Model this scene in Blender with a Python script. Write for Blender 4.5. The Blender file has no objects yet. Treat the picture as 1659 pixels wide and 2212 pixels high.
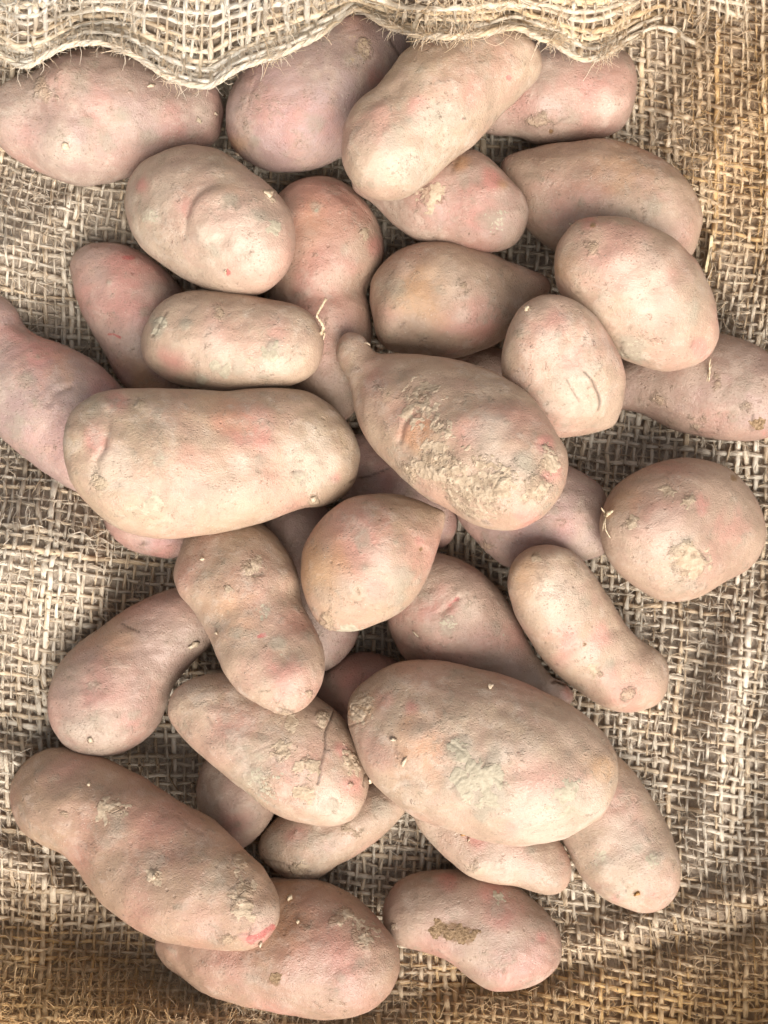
import bpy, math, random
import numpy as np

rng = np.random.default_rng(7)
random.seed(7)
S = bpy.context.scene
COL = S.collection
R = math.radians

# ------------------------------------------------------------------ camera, light, exposure
PW, PH = 1659.0, 2212.0          # units in which the photograph was measured
W0, D = 0.32, 0.45               # width seen at table height, camera height (metres)
PX = W0 / PW                     # metres per unit at table height

cam_d = bpy.data.cameras.new("camera")
cam = bpy.data.objects.new("camera", cam_d)
COL.objects.link(cam)
cam.location = (0, 0, D)
cam_d.sensor_fit = 'HORIZONTAL'
cam_d.angle = 2 * math.atan(W0 / 2 / D)
cam_d.clip_start = 0.01
cam_d.clip_end = 20
S.camera = cam

SUN_EL, SUN_AZ = 46.0, 18.0      # light comes from below the frame, a little from the right
world = bpy.data.worlds.new("World")
S.world = world
world.use_nodes = True
wn = world.node_tree
wn.nodes.clear()
wo = wn.nodes.new('ShaderNodeOutputWorld')
wb = wn.nodes.new('ShaderNodeBackground')
ws = wn.nodes.new('ShaderNodeTexSky')
ws.sky_type = 'NISHITA'
ws.sun_disc = False
ws.sun_elevation = R(SUN_EL)
ws.sun_rotation = R(180 - SUN_AZ)
ws.dust_density = 4.0
ws.air_density = 1.0
ws.ozone_density = 0.6
wh = wn.nodes.new('ShaderNodeHueSaturation')      # thin overcast: the sky's blue is mostly washed out
wh.inputs['Saturation'].default_value = 0.22
wn.links.new(ws.outputs[0], wh.inputs['Color'])
wn.links.new(wh.outputs[0], wb.inputs[0])
wb.inputs[1].default_value = 0.125
wn.links.new(wb.outputs[0], wo.inputs[0])

sun_d = bpy.data.lights.new("sun", 'SUN')
sun_d.energy = 3.1
sun_d.angle = R(50)
sun_d.color = (1.0, 0.95, 0.88)
sun = bpy.data.objects.new("sun", sun_d)
COL.objects.link(sun)
sun.rotation_euler = (R(90 - SUN_EL), 0, R(SUN_AZ))
sun.location = (0.3, -1.2, 1.5)

S.view_settings.view_transform = 'Standard'
S.view_settings.look = 'None'
S.view_settings.gamma = 1
S.view_settings.exposure = 0.67


# ------------------------------------------------------------------ small helpers
def w2(px, py, z):
    """photograph units at height z -> world x, y"""
    k = PX * (D - z) / D
    return (px - PW / 2) * k, -(py - PH / 2) * k


def proj(x, y, z):
    k = D / (D - z) / PX
    return x * k + PW / 2, -y * k + PH / 2


def sig(t):
    return 1 / (1 + np.exp(-np.clip(t, -40, 40)))


def sstep(t):
    t = np.clip(t, 0, 1)
    return t * t * (3 - 2 * t)


def waves(n, lam, seed, dim=3):
    g = np.random.default_rng(seed)
    k = g.normal(size=(n, dim))
    k /= np.linalg.norm(k, axis=1)[:, None]
    k *= (2 * math.pi / (lam * g.uniform(0.7, 1.4, n)))[:, None]
    return k, g.uniform(0, 6.283, n)


def wnoise(P, n, lam, seed):
    """smooth pseudo noise, about -1..1, from random plane waves"""
    k, ph = waves(n, lam, seed, P.shape[-1])
    out = np.zeros(P.shape[:-1])
    for i in range(n):
        out += np.sin(P @ k[i] + ph[i])
    return out * (1.25 / math.sqrt(n))


def build_mesh(name, V, F, attrs=None, smooth=True):
    """V (n,3) vertices, F list of int arrays (m,3) or (m,4)"""
    me = bpy.data.meshes.new(name)
    V = np.ascontiguousarray(V, dtype=np.float32)
    me.vertices.add(len(V))
    me.vertices.foreach_set('co', V.ravel())
    tot = np.concatenate([np.full(len(f), f.shape[1], np.int32) for f in F])
    idx = np.concatenate([f.ravel() for f in F]).astype(np.int32)
    start = np.concatenate([[0], np.cumsum(tot)[:-1]]).astype(np.int32)
    me.loops.add(len(idx))
    me.loops.foreach_set('vertex_index', idx)
    me.polygons.add(len(tot))
    me.polygons.foreach_set('loop_start', start)
    me.polygons.foreach_set('loop_total', tot)
    if smooth:
        me.polygons.foreach_set('use_smooth', np.ones(len(tot), dtype=bool))
    for an, av in (attrs or {}).items():
        a = me.attributes.new(an, 'FLOAT', 'POINT')
        a.data.foreach_set('value', np.ascontiguousarray(av, dtype=np.float32))
    me.update()
    me.validate()
    return me


def obj(name, me, mat, parent=None, loc=None):
    o = bpy.data.objects.new(name, me)
    COL.objects.link(o)
    if mat is not None and me is not None and not me.materials:
        me.materials.append(mat)
    if loc is not None:
        o.location = loc
    if parent is not None:
        o.parent = parent
    return o


# ------------------------------------------------------------------ materials
class NT:
    def __init__(self, name):
        self.m = bpy.data.materials.new(name)
        self.m.use_nodes = True
        self.t = self.m.node_tree
        self.t.nodes.clear()
        self.out = self.t.nodes.new('ShaderNodeOutputMaterial')

    def n(self, typ, **kw):
        nd = self.t.nodes.new(typ)
        for k, v in kw.items():
            setattr(nd, k, v)
        return nd

    def put(self, sock, v):
        if isinstance(v, bpy.types.NodeSocket):
            self.t.links.new(v, sock)
        else:
            sock.default_value = v

    def attr(self, name):
        return self.n('ShaderNodeAttribute', attribute_name=name).outputs['Fac']

    def math(self, op, a, b=0.0, clamp=False):
        nd = self.n('ShaderNodeMath', operation=op, use_clamp=clamp)
        self.put(nd.inputs[0], a)
        self.put(nd.inputs[1], b)
        return nd.outputs[0]

    def ramp(self, v, lo, hi, a=0.0, b=1.0):
        nd = self.n('ShaderNodeMapRange', interpolation_type='SMOOTHSTEP')
        self.put(nd.inputs['Value'], v)
        nd.inputs['From Min'].default_value = lo
        nd.inputs['From Max'].default_value = hi
        nd.inputs['To Min'].default_value = a
        nd.inputs['To Max'].default_value = b
        return nd.outputs[0]

    def mix(self, f, a, b, blend='MIX'):
        nd = self.n('ShaderNodeMix', data_type='RGBA', blend_type=blend)
        self.put(nd.inputs[0], f)
        self.put(nd.inputs[6], a if isinstance(a, bpy.types.NodeSocket) else (*a, 1))
        self.put(nd.inputs[7], b if isinstance(b, bpy.types.NodeSocket) else (*b, 1))
        return nd.outputs[2]

    def noise(self, vec, scale, detail=3.0, rough=0.55, dist=0.0):
        nd = self.n('ShaderNodeTexNoise')
        self.put(nd.inputs['Vector'], vec)
        nd.inputs['Scale'].default_value = scale
        nd.inputs['Detail'].default_value = detail
        nd.inputs['Roughness'].default_value = rough
        nd.inputs['Distortion'].default_value = dist
        return nd.outputs['Fac']

    def vor(self, vec, scale, feature='F1', rand=1.0):
        nd = self.n('ShaderNodeTexVoronoi', feature=feature)
        self.put(nd.inputs['Vector'], vec)
        nd.inputs['Scale'].default_value = scale
        nd.inputs['Randomness'].default_value = rand
        return nd.outputs['Distance']

    def bump(self, h, dist, strength=1.0, normal=None):
        nd = self.n('ShaderNodeBump')
        self.put(nd.inputs['Height'], h)
        nd.inputs['Distance'].default_value = dist
        nd.inputs['Strength'].default_value = strength
        if normal is not None:
            self.put(nd.inputs['Normal'], normal)
        return nd.outputs[0]


def potato_material():
    k = NT("potato_skin")
    geo = k.n('ShaderNodeTexCoord').outputs['Object']
    off = k.n('ShaderNodeVectorMath', operation='ADD')
    k.put(off.inputs[0], geo)
    cmb = k.n('ShaderNodeCombineXYZ')
    sd = k.attr('seed')
    for i, f in enumerate((1.0, 1.7, 2.3)):
        k.put(cmb.inputs[i], k.math('MULTIPLY', sd, f))
    k.put(off.inputs[1], cmb.outputs[0])
    P = off.outputs[0]
    big = k.noise(P, 26, 4, 0.6)
    mid = k.noise(P, 75, 5, 0.65, 0.3)
    mid2 = k.noise(P, 110, 4, 0.6)
    fine = k.noise(P, 520, 4, 0.7)
    grain = k.noise(P, 1900, 2, 0.6)
    warm, purp = k.attr('warm'), k.attr('purp')
    pink, grey, crust = k.attr('pink'), k.attr('grey'), k.attr('crust')
    pale, orange, scar, scab, crack = (k.attr(a) for a in ('pale', 'orange', 'scar', 'scab', 'crack'))
    jit = k.math('SUBTRACT', k.math('ADD', k.math('MULTIPLY', mid, 0.65), k.math('MULTIPLY', fine, 0.35)), 0.5)
    # skin under the dust, and the dust film itself
    skin = k.mix(k.ramp(big, 0.40, 0.62), (0.490, 0.350, 0.260), (0.530, 0.330, 0.262))
    skin = k.mix(purp, skin, (0.430, 0.295, 0.282))
    dust = k.mix(k.ramp(mid2, 0.3, 0.7), (0.510, 0.420, 0.290), (0.425, 0.340, 0.232))
    dust = k.mix(k.math('MULTIPLY', warm, 0.8), dust, k.mix(k.ramp(mid2, 0.3, 0.7), (0.450, 0.325, 0.195), (0.350, 0.240, 0.140)))
    dust = k.mix(k.math('MULTIPLY', purp, 0.85), dust, (0.400, 0.318, 0.296))
    dfac = k.ramp(k.math('ADD', k.math('MULTIPLY', mid, 0.6), k.math('MULTIPLY', big, 0.4)), 0.38, 0.60, 0.28, 0.95)
    col = k.mix(dfac, skin, dust)

    def edged(a, soft=0.22, amt=1.3):
        return k.ramp(k.math('ADD', a, k.math('MULTIPLY', jit, amt)), 0.5 - soft, 0.5 + soft)

    pk = k.math('MULTIPLY', edged(pink, 0.62, 2.3), 0.70)
    col = k.mix(pk, col, (0.600, 0.245, 0.210))
    col = k.mix(k.math('MULTIPLY', edged(orange, 0.5), 0.65), col, (0.56, 0.33, 0.16))
    col = k.mix(k.math('MULTIPLY', edged(pale, 0.6, 2.6), 0.62), col, (0.640, 0.530, 0.430))
    # grey mud film and tan crust: worn, broken patches
    crumb = k.noise(P, 240, 5, 0.72, 0.4)
    brk = k.math('SUBTRACT', k.math('ADD', k.math('MULTIPLY', crumb, 0.6), k.math('MULTIPLY', mid, 0.4)), 0.5)
    gsp = k.ramp(k.math('ADD', k.math('MULTIPLY', mid2, 0.6), k.math('MULTIPLY', crumb, 0.4)), 0.555, 0.66)
    gall = k.math('MAXIMUM', k.ramp(k.math('ADD', grey, k.math('MULTIPLY', brk, 3.0)), 0.12, 1.2), k.math('MULTIPLY', gsp, 0.62))
    col = k.mix(k.math('MULTIPLY', gall, 0.62), col, k.mix(crumb, (0.300, 0.285, 0.215), (0.410, 0.385, 0.300)))
    cru = k.ramp(k.math('ADD', crust, k.math('MULTIPLY', brk, 4.2)), 0.34, 0.98)
    vd = k.vor(P, 300, 'DISTANCE_TO_EDGE')
    col = k.mix(k.math('MULTIPLY', cru, 0.55), col, k.mix(k.ramp(crumb, 0.35, 0.65), (0.35, 0.265, 0.160), (0.55, 0.440, 0.295)))
    col = k.mix(k.ramp(k.math('ADD', scab, k.math('MULTIPLY', brk, 2.4)), 0.35, 0.75), col, k.mix(fine, (0.17, 0.095, 0.040), (0.38, 0.235, 0.115)))
    col = k.mix(k.math('MULTIPLY', k.ramp(k.math('ADD', scar, k.math('MULTIPLY', brk, 3.2)), 0.40, 0.70), 0.85), col, (0.50, 0.125, 0.115))
    # cloudy dust: paler smears and darker rubbed spots a few millimetres wide
    cl1 = k.ramp(k.math('ADD', k.math('MULTIPLY', k.noise(P, 150, 5, 0.7, 0.5), 0.6), k.math('MULTIPLY', big, 0.4)), 0.50, 0.66)
    col = k.mix(k.math('MULTIPLY', cl1, 0.50), col, (0.640, 0.545, 0.455))
    cl2 = k.ramp(k.math('ADD', k.math('MULTIPLY', k.noise(P, 190, 5, 0.72, 0.5), 0.6), k.math('MULTIPLY', mid2, 0.4)), 0.53, 0.68)
    col = k.mix(k.math('MULTIPLY', cl2, 0.46), col, (0.310, 0.262, 0.185))
    # specks: lenticels and crumbs of soil
    s1 = k.ramp(k.vor(P, 260), 0.10, 0.20, 1.0, 0.0)
    sm = k.ramp(k.noise(P, 60, 2), 0.50, 0.62)
    col = k.mix(k.math('MULTIPLY', k.math('MULTIPLY', s1, sm), 0.25), col, (0.215, 0.150, 0.105))
    s2 = k.ramp(k.vor(P, 420), 0.07, 0.14, 1.0, 0.0)
    sm2 = k.ramp(k.noise(P, 45, 2), 0.54, 0.66)
    col = k.mix(k.math('MULTIPLY', k.math('MULTIPLY', s2, sm2), 0.7), col, (0.74, 0.64, 0.52))
    col = k.mix(k.math('MULTIPLY', k.ramp(k.math('ADD', k.math('MULTIPLY', grain, .5), k.math('MULTIPLY', fine, .5)), 0.42, 0.62), 0.22), col, (0.27, 0.195, 0.135))
    vein = k.ramp(k.math('ABSOLUTE', k.math('SUBTRACT', k.noise(P, 330, 3, 0.6, 0.6), 0.5)), 0.0, 0.035, 1.0, 0.0)
    vm = k.ramp(k.noise(P, 70, 2), 0.48, 0.62)
    vein = k.math('MULTIPLY', vein, vm)
    col = k.mix(k.math('MULTIPLY', vein, 0.10), col, (0.30, 0.215, 0.15))
    col = k.mix(k.math('MULTIPLY', crack, 0.85), col, (0.10, 0.065, 0.04))
    # crisp little pores and dust grains, half a millimetre and less
    po = k.ramp(k.vor(P, 780), 0.16, 0.30, 1.0, 0.0)
    pm = k.ramp(k.noise(P, 95, 3), 0.44, 0.60)
    col = k.mix(k.math('MULTIPLY', k.math('MULTIPLY', po, pm), 0.44), col, (0.235, 0.165, 0.115))
    gr2 = k.ramp(k.vor(P, 640), 0.10, 0.20, 1.0, 0.0)
    gm2 = k.ramp(k.noise(P, 80, 3), 0.50, 0.62)
    col = k.mix(k.math('MULTIPLY', k.math('MULTIPLY', gr2, gm2), 0.62), col, (0.70, 0.60, 0.49))
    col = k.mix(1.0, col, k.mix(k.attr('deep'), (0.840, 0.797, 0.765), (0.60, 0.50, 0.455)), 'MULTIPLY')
    # relief
    h = k.math('ADD', k.math('MULTIPLY', fine, 0.55), k.math('MULTIPLY', grain, 0.45))
    h = k.math('ADD', h, k.math('MULTIPLY', mid, 0.9))
    h = k.math('ADD', h, k.math('MULTIPLY', gall, 0.40))
    h = k.math('SUBTRACT', h, k.math('MULTIPLY', vein, 0.12))
    h = k.math('SUBTRACT', h, k.math('MULTIPLY', k.math('MULTIPLY', s1, sm), 0.35))
    h = k.math('ADD', h, k.math('MULTIPLY', k.math('MULTIPLY', s2, sm2), 0.8))
    h = k.math('ADD', h, k.math('MULTIPLY', cru, k.math('ADD', k.math('MULTIPLY', k.ramp(vd, 0.0, 0.12), 0.35), k.math('ADD', k.math('MULTIPLY', crumb, 1.15), 0.05))))
    h = k.math('ADD', h, k.math('MULTIPLY', scab, k.math('MULTIPLY', crumb, 1.2)))
    h = k.math('SUBTRACT', h, k.math('MULTIPLY', k.math('MULTIPLY', po, pm), 0.16))
    nrm = k.bump(h, 0.00052, 1.0)
    bs = k.n('ShaderNodeBsdfPrincipled')
    k.put(bs.inputs['Base Color'], col)
    rg = k.math('ADD', k.math('ADD', k.ramp(dfac, 0.3, 0.9, 0.34, 0.54), k.math('MULTIPLY', cl1, 0.12)), k.math('MULTIPLY', k.math('MAXIMUM', cru, gall), 0.2), True)
    k.put(bs.inputs['Roughness'], rg)
    bs.inputs['Specular IOR Level'].default_value = 0.5
    k.put(bs.inputs['Normal'], nrm)
    k.t.links.new(bs.outputs[0], k.out.inputs[0])
    return k.m


def thread_material(name, c_dark, c_lite, transl=0.25):
    k = NT(name)
    al, an, tone = k.attr('along'), k.attr('around'), k.attr('tone')
    c = k.n('ShaderNodeCombineXYZ')
    k.put(c.inputs[0], k.math('MULTIPLY', al, 0.35))
    k.put(c.inputs[1], k.math('ADD', k.math('MULTIPLY', an, 3.2), k.math('MULTIPLY', al, 0.45)))
    k.put(c.inputs[2], k.math('MULTIPLY', tone, 57.0))
    fib = k.noise(c.outputs[0], 1.7, 4, 0.7)
    c2 = k.n('ShaderNodeCombineXYZ')
    k.put(c2.inputs[0], k.math('MULTIPLY', al, 0.06))
    k.put(c2.inputs[2], k.math('MULTIPLY', tone, 91.0))
    slow = k.noise(c2.outputs[0], 1.0, 2)
    f = k.math('ADD', k.math('MULTIPLY', fib, 0.75), k.math('MULTIPLY', k.math('ADD', slow, tone), 0.30))
    col = k.mix(k.ramp(f, 0.36, 0.78), c_dark, c_lite)
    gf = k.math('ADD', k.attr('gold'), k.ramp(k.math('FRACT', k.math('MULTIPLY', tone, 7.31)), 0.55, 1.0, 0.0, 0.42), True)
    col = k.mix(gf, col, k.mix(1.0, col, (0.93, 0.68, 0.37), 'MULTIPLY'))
    nrm = k.bump(fib, 0.0007, 1.0)
    bs = k.n('ShaderNodeBsdfPrincipled')
    k.put(bs.inputs['Base Color'], col)
    bs.inputs['Roughness'].default_value = 0.62
    bs.inputs['Specular IOR Level'].default_value = 0.35
    k.put(bs.inputs['Normal'], nrm)
    tr = k.n('ShaderNodeBsdfTranslucent')
    k.put(tr.inputs[0], k.mix(0.6, col, (0.80, 0.46, 0.14)))
    mx = k.n('ShaderNodeMixShader')
    mx.inputs[0].default_value = transl
    k.t.links.new(bs.outputs[0], mx.inputs[1])
    k.t.links.new(tr.outputs[0], mx.inputs[2])
    k.t.links.new(mx.outputs[0], k.out.inputs[0])
    return k.m


def felt(name, c1, c2, c3):
    """fuzzy inside of the cloth: lets some warm light through"""
    k = NT(name)
    P = k.n('ShaderNodeTexCoord').outputs['Object']
    f = k.noise(P, 700, 5, 0.75)
    b = k.noise(P, 160, 3, 0.6)
    col = k.mix(k.ramp(k.math('ADD', k.math('MULTIPLY', f, .6), k.math('MULTIPLY', b, .4)), 0.36, 0.66), c1, c2)
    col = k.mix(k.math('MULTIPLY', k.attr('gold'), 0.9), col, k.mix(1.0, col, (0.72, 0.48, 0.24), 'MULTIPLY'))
    bs = k.n('ShaderNodeBsdfPrincipled')
    k.put(bs.inputs['Base Color'], col)
    bs.inputs['Roughness'].default_value = 0.6
    k.put(bs.inputs['Normal'], k.bump(f, 0.002))
    tr = k.n('ShaderNodeBsdfTranslucent')
    tr.inputs[0].default_value = (*c3, 1)
    mx = k.n('ShaderNodeMixShader')
    mx.inputs[0].default_value = 0.12
    k.t.links.new(bs.outputs[0], mx.inputs[1])
    k.t.links.new(tr.outputs[0], mx.inputs[2])
    k.t.links.new(mx.outputs[0], k.out.inputs[0])
    return k.m


def plain(name, c1, c2, rough=0.7, scale=300, bump=0.0003, spec=0.3):
    k = NT(name)
    P = k.n('ShaderNodeTexCoord').outputs['Object']
    f = k.noise(P, scale, 4, 0.65)
    bs = k.n('ShaderNodeBsdfPrincipled')
    k.put(bs.inputs['Base Color'], k.mix(k.ramp(f, 0.3, 0.7), c1, c2))
    bs.inputs['Roughness'].default_value = rough
    bs.inputs['Specular IOR Level'].default_value = spec
    k.put(bs.inputs['Normal'], k.bump(f, bump))
    k.t.links.new(bs.outputs[0], k.out.inputs[0])
    return k.m


M_POTATO = potato_material()
M_THREAD = thread_material("jute_thread", (0.50, 0.385, 0.26), (0.89, 0.80, 0.65), 0.26)
M_HEM = thread_material("jute_hem", (0.52, 0.415, 0.29), (0.93, 0.87, 0.75), 0.18)
M_FIBRE = thread_material("jute_fibre", (0.60, 0.48, 0.33), (0.92, 0.83, 0.68), 0.30)
M_LINER = felt("jute_felt", (0.46, 0.355, 0.26), (0.80, 0.67, 0.53), (0.50, 0.36, 0.20))
M_HEMFELT = felt("jute_hem_felt", (0.30, 0.225, 0.16), (0.56, 0.45, 0.34), (0.50, 0.36, 0.20))
M_GROUND = plain("brown_floor", (0.08, 0.055, 0.04), (0.13, 0.09, 0.065), 0.8, 60)
M_FLAKE = plain("dry_skin", (0.42, 0.31, 0.20), (0.64, 0.52, 0.38), 0.6, 900)
M_ROOT = plain("dry_root", (0.36, 0.26, 0.15), (0.62, 0.50, 0.35), 0.65, 900)
M_MUD = plain("dry_mud", (0.40, 0.365, 0.275), (0.50, 0.455, 0.35), 0.85, 1200, 0.0006)
M_STRAW = plain("straw", (0.48, 0.37, 0.20), (0.66, 0.55, 0.35), 0.45, 400)
M_BARK = plain("bark_bit", (0.28, 0.13, 0.04), (0.50, 0.27, 0.09), 0.6, 900)

# ------------------------------------------------------------------ ground
g = 0.9
gm = build_mesh("ground", np.array([[-g, -g, 0], [g, -g, 0], [g, g, 0], [-g, g, 0]]), [np.array([[0, 1, 2, 3]])])
go = obj("ground", gm, M_GROUND, loc=(0, 0, -0.024))
go['kind'] = 'structure'

# ------------------------------------------------------------------ the cloth as a height field
YW = np.array([[-300, 1960], [60, 1985], [250, 2060], [420, 2165], [640, 2200], [850, 2170], [960, 2110], [1200, 2090], [1400, 2030], [1660, 1990], [2000, 1960]], float)


def cloth_h(px, py):
    h = 0.0016 * np.sin(px / 61.0 + 0.4 * np.sin(py / 90.0)) + 0.0018 * np.sin(py / 83.0 + px / 190.0 + 1.0)
    h = h + 0.0012 * np.sin((px + py) / 37.0 + 2 * np.sin(px / 120.0))
    h = h + 0.034 * sig((222 - px) / 20.0) * np.exp(-((py - 1215) / 170.0) ** 2) * (1 - 0.35 * sig((60 - px) / 50.0))          # fold at the left
    h = h + 0.030 * sig((40 - px) / 60.0) * (1 - 0.6 * np.exp(-((py - 900) / 180.0) ** 2))
    h = h + 0.010 * sig((110 - px) / 40.0) * np.exp(-((py - 560) / 140.0) ** 2)
    h = h + 0.030 * sig((px - 1690) / 40.0)
    h = h + 0.013 * np.exp(-((px - 1600 + 0.15 * (py - 1300)) / 45.0) ** 2) * np.exp(-((py - 1560) / 260.0) ** 2)      # soft folds at the right
    h = h + 0.007 * np.exp(-((py - 1985 + 0.25 * (px - 1450)) / 38.0) ** 2) * sig((px - 1180) / 70.0)
    h = h + 0.010 * np.exp(-((py - 1650 - 0.5 * (px - 40)) / 40.0) ** 2) * sig((130 - px) / 40.0)
    h = h + 0.008 * np.exp(-((py - 1880 - 0.55 * (px - 60)) / 34.0) ** 2) * sig((200 - px) / 50.0)
    h = h + 0.012 * np.exp(-((px - 1560 - 0.35 * (py - 560)) / 36.0) ** 2) * np.exp(-((py - 520) / 150.0) ** 2)
    h = h + 0.006 * np.exp(-((py - 470 + 0.7 * (px - 110)) / 34.0) ** 2) * sig((230 - px) / 30.0)
    d = py - np.interp(px, YW[:, 0], YW[:, 1])                                              # front wall of the sack
    dp = np.maximum(d, 0)
    h = h + 0.025 * (1 - np.exp(-dp / 170.0)) * sstep(dp / 60)
    h = h + 0.014 * sstep((py - 2225) / 190.0)
    h = h + 0.030 * np.exp(-((px - 330) / 290.0) ** 2 - ((py - 2225) / 100.0) ** 2)        # rolled fold bottom left
    h = h + 0.060 * sig((px - 1520) / 70.0) * sig((230 - py) / 70.0)                        # top right
    h = h + 0.010 * np.exp(-((px - 1530) / 110.0) ** 2 - ((py - 330) / 90.0) ** 2)
    h = h + 0.035 * sig((20 - py) / 50.0)
    return h


# ------------------------------------------------------------------ potatoes, traced in photograph units
# key: (tip1, side A tip1->tip2, tip2, side B tip2->tip1, flatness)
TL = {1: (0, 0), 2: (474.4, 0), 3: (981.3, 0), 4: (0, 542.1), 5: (474.4, 542.1), 6: (981.3, 542.1),
      7: (0, 1084.3), 8: (474.4, 1084.3), 9: (981.3, 1084.3), 10: (0, 1534.3), 11: (474.4, 1534.3), 12: (981.3, 1534.3)}
TS = 0.4085

OUT = {}
OUT['A'] = ((-22, 265), [(-12, 222), (10, 195), (45, 172), (90, 158), (130, 132), (170, 114), (250, 114), (350, 147), (430, 170), (462, 184), (478, 205)], (484, 240),
            [(482, 265), (470, 302), (441, 323), (368, 345), (294, 374), (245, 388), (176, 398), (122, 386), (53, 357), (5, 325)], .85)
OUT['B'] = ((512, 330), [(494, 300), (489, 260), (494, 215), (515, 170), (560, 120), (620, 80), (690, 50), (750, 36), (820, 42), (862, 62)], (886, 95),
            [(880, 130), (858, 190), (825, 260), (790, 308), (735, 340), (687, 360), (630, 370), (570, 366), (535, 351)], .9)
OUT['C'] = ((750, 376), [(738, 347), (736, 315), (744, 274), (760, 237), (789, 206), (818, 184), (842, 158), (866, 124), (907, 94), (965, 71), (1026, 60), (1087, 60), (1120, 68), (1145, 88)], (1164, 112),
            [(1172, 143), (1161, 172), (1136, 198), (1083, 249), (1045, 292), (1018, 319), (977, 347), (924, 392), (883, 421), (842, 430), (801, 423), (770, 402)], .9)
OUT['D'] = ((1010, 235), [(1020, 195), (1060, 150), (1110, 108), (1170, 90), (1240, 92), (1310, 102), (1345, 115), (1365, 142)], (1374, 180),
            [(1371, 212), (1361, 249), (1343, 278), (1308, 297), (1247, 307), (1185, 312), (1153, 309), (1120, 296), (1060, 289), (1025, 272)], .9)
OUT['E'] = ((1081, 365), [(1090, 343), (1118, 331), (1165, 319), (1226, 308), (1300, 305), (1357, 315), (1410, 338), (1451, 364), (1484, 401), (1504, 434), (1512, 470), (1508, 515)], (1492, 556),
            [(1440, 585), (1370, 588), (1290, 573), (1210, 545), (1173, 523), (1137, 490), (1105, 440), (1086, 397)], .85)
OUT['F'] = ((758, 395), [(800, 355), (870, 330), (950, 318), (1018, 325), (1058, 347), (1095, 384), (1128, 419)], (1142, 455),
            [(1133, 498), (1105, 534), (1058, 545), (1005, 536), (960, 525), (920, 522), (883, 508), (842, 475), (801, 435), (770, 415)], .82)
OUT['G'] = ((276, 402), [(288, 374), (310, 353), (355, 331), (409, 321), (462, 325), (511, 347), (564, 388), (605, 425), (629, 462), (638, 507), (635, 548)], (622, 580),
            [(603, 606), (568, 629), (515, 635), (458, 628), (409, 609), (355, 576), (310, 539), (286, 494), (274, 446)], .92)
OUT['H'] = ((690, 385), [(725, 389), (758, 405), (793, 441), (818, 485), (830, 535), (823, 575), (803, 605), (792, 630), (797, 655), (803, 680), (803, 730), (795, 790), (780, 860)], (740, 912),
            [(690, 895), (640, 850), (610, 790), (590, 730), (583, 670), (575, 600), (570, 540), (575, 480), (597, 432), (640, 396)], .85)
OUT['J'] = ((799, 628), [(804, 600), (815, 582), (834, 560), (867, 536), (911, 527), (964, 526), (1018, 534), (1058, 547), (1095, 565), (1145, 585), (1180, 602)], (1190, 616),
            [(1183, 637), (1150, 668), (1115, 708), (1075, 742), (1050, 756), (1005, 769), (960, 776), (916, 772), (867, 764), (830, 750), (814, 726), (807, 692), (801, 660)], .9)
OUT['I'] = ((1222, 503), [(1240, 484), (1265, 473), (1308, 468), (1349, 475), (1390, 490), (1431, 510), (1466, 533), (1500, 567), (1527, 611), (1543, 654), (1550, 697), (1547, 736)], (1529, 772),
            [(1492, 791), (1451, 800), (1398, 793), (1349, 774), (1308, 742), (1262, 700), (1225, 660), (1206, 626), (1199, 590), (1200, 558), (1208, 528)], .88)
OUT['K'] = ((1168, 638), [(1208, 640), (1247, 656), (1284, 685), (1313, 722), (1337, 769), (1349, 820), (1347, 857), (1338, 895), (1326, 920)], (1300, 931),
            [(1243, 942), (1210, 943), (1160, 925), (1120, 890), (1096, 850), (1085, 810), (1083, 775), (1090, 734), (1105, 693), (1128, 661)], .9)
OUT['L'] = ((748, 719), [(770, 720), (787, 729), (797, 745), (806, 759), (824, 765), (862, 763), (916, 768), (965, 775), (1026, 791), (1083, 815), (1124, 838), (1155, 865), (1179, 898), (1204, 940), (1221, 979), (1225, 1015)], (1216, 1055),
            [(1198, 1088), (1173, 1114), (1132, 1139), (1092, 1147), (1046, 1140), (1005, 1123), (965, 1099), (916, 1072), (875, 1037), (842, 1006), (813, 979), (789, 946), (775, 914), (766, 881), (761, 848), (752, 820), (736, 791), (726, 763), (731, 736)], .92)
OUT['M'] = ((305, 746), [(313, 714), (331, 678), (364, 648), (409, 631), (470, 629), (531, 637), (592, 648), (637, 656), (670, 674), (690, 702)], (700, 740),
            [(697, 766), (688, 791), (668, 813), (635, 829), (572, 842), (490, 850), (441, 844), (388, 832), (347, 812), (319, 786)], .9)
OUT['N'] = ((138, 955), [(149, 908), (174, 874), (208, 853), (253, 842), (327, 838), (388, 839), (449, 845), (490, 847), (539, 841), (592, 837), (654, 843), (700, 864), (740, 897), (764, 930)], (778, 975),
            [(778, 1003), (771, 1030), (754, 1057), (730, 1081), (697, 1094), (662, 1098), (617, 1113), (556, 1133), (507, 1145), (429, 1159), (368, 1164), (306, 1157), (253, 1139), (212, 1112), (176, 1073), (154, 1032), (141, 987)], .82)
OUT['O'] = ((-35, 622), [(-5, 635), (20, 650), (38, 673), (52, 702), (82, 722), (135, 742), (184, 767), (221, 795), (253, 824), (285, 870), (305, 930)], (300, 1000),
            [(275, 1050), (230, 1075), (170, 1062), (123, 1036), (82, 1011), (41, 978), (0, 938), (-45, 880), (-75, 810), (-85, 740), (-70, 665)], .8)
OUT['P'] = ((200, 527), [(253, 525), (294, 539), (340, 568), (380, 605), (403, 650), (412, 710), (408, 770), (390, 830)], (345, 875),
            [(300, 862), (270, 837), (255, 818), (237, 783), (217, 746), (196, 710), (176, 665), (159, 612), (153, 575), (165, 545)], .88)
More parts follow.
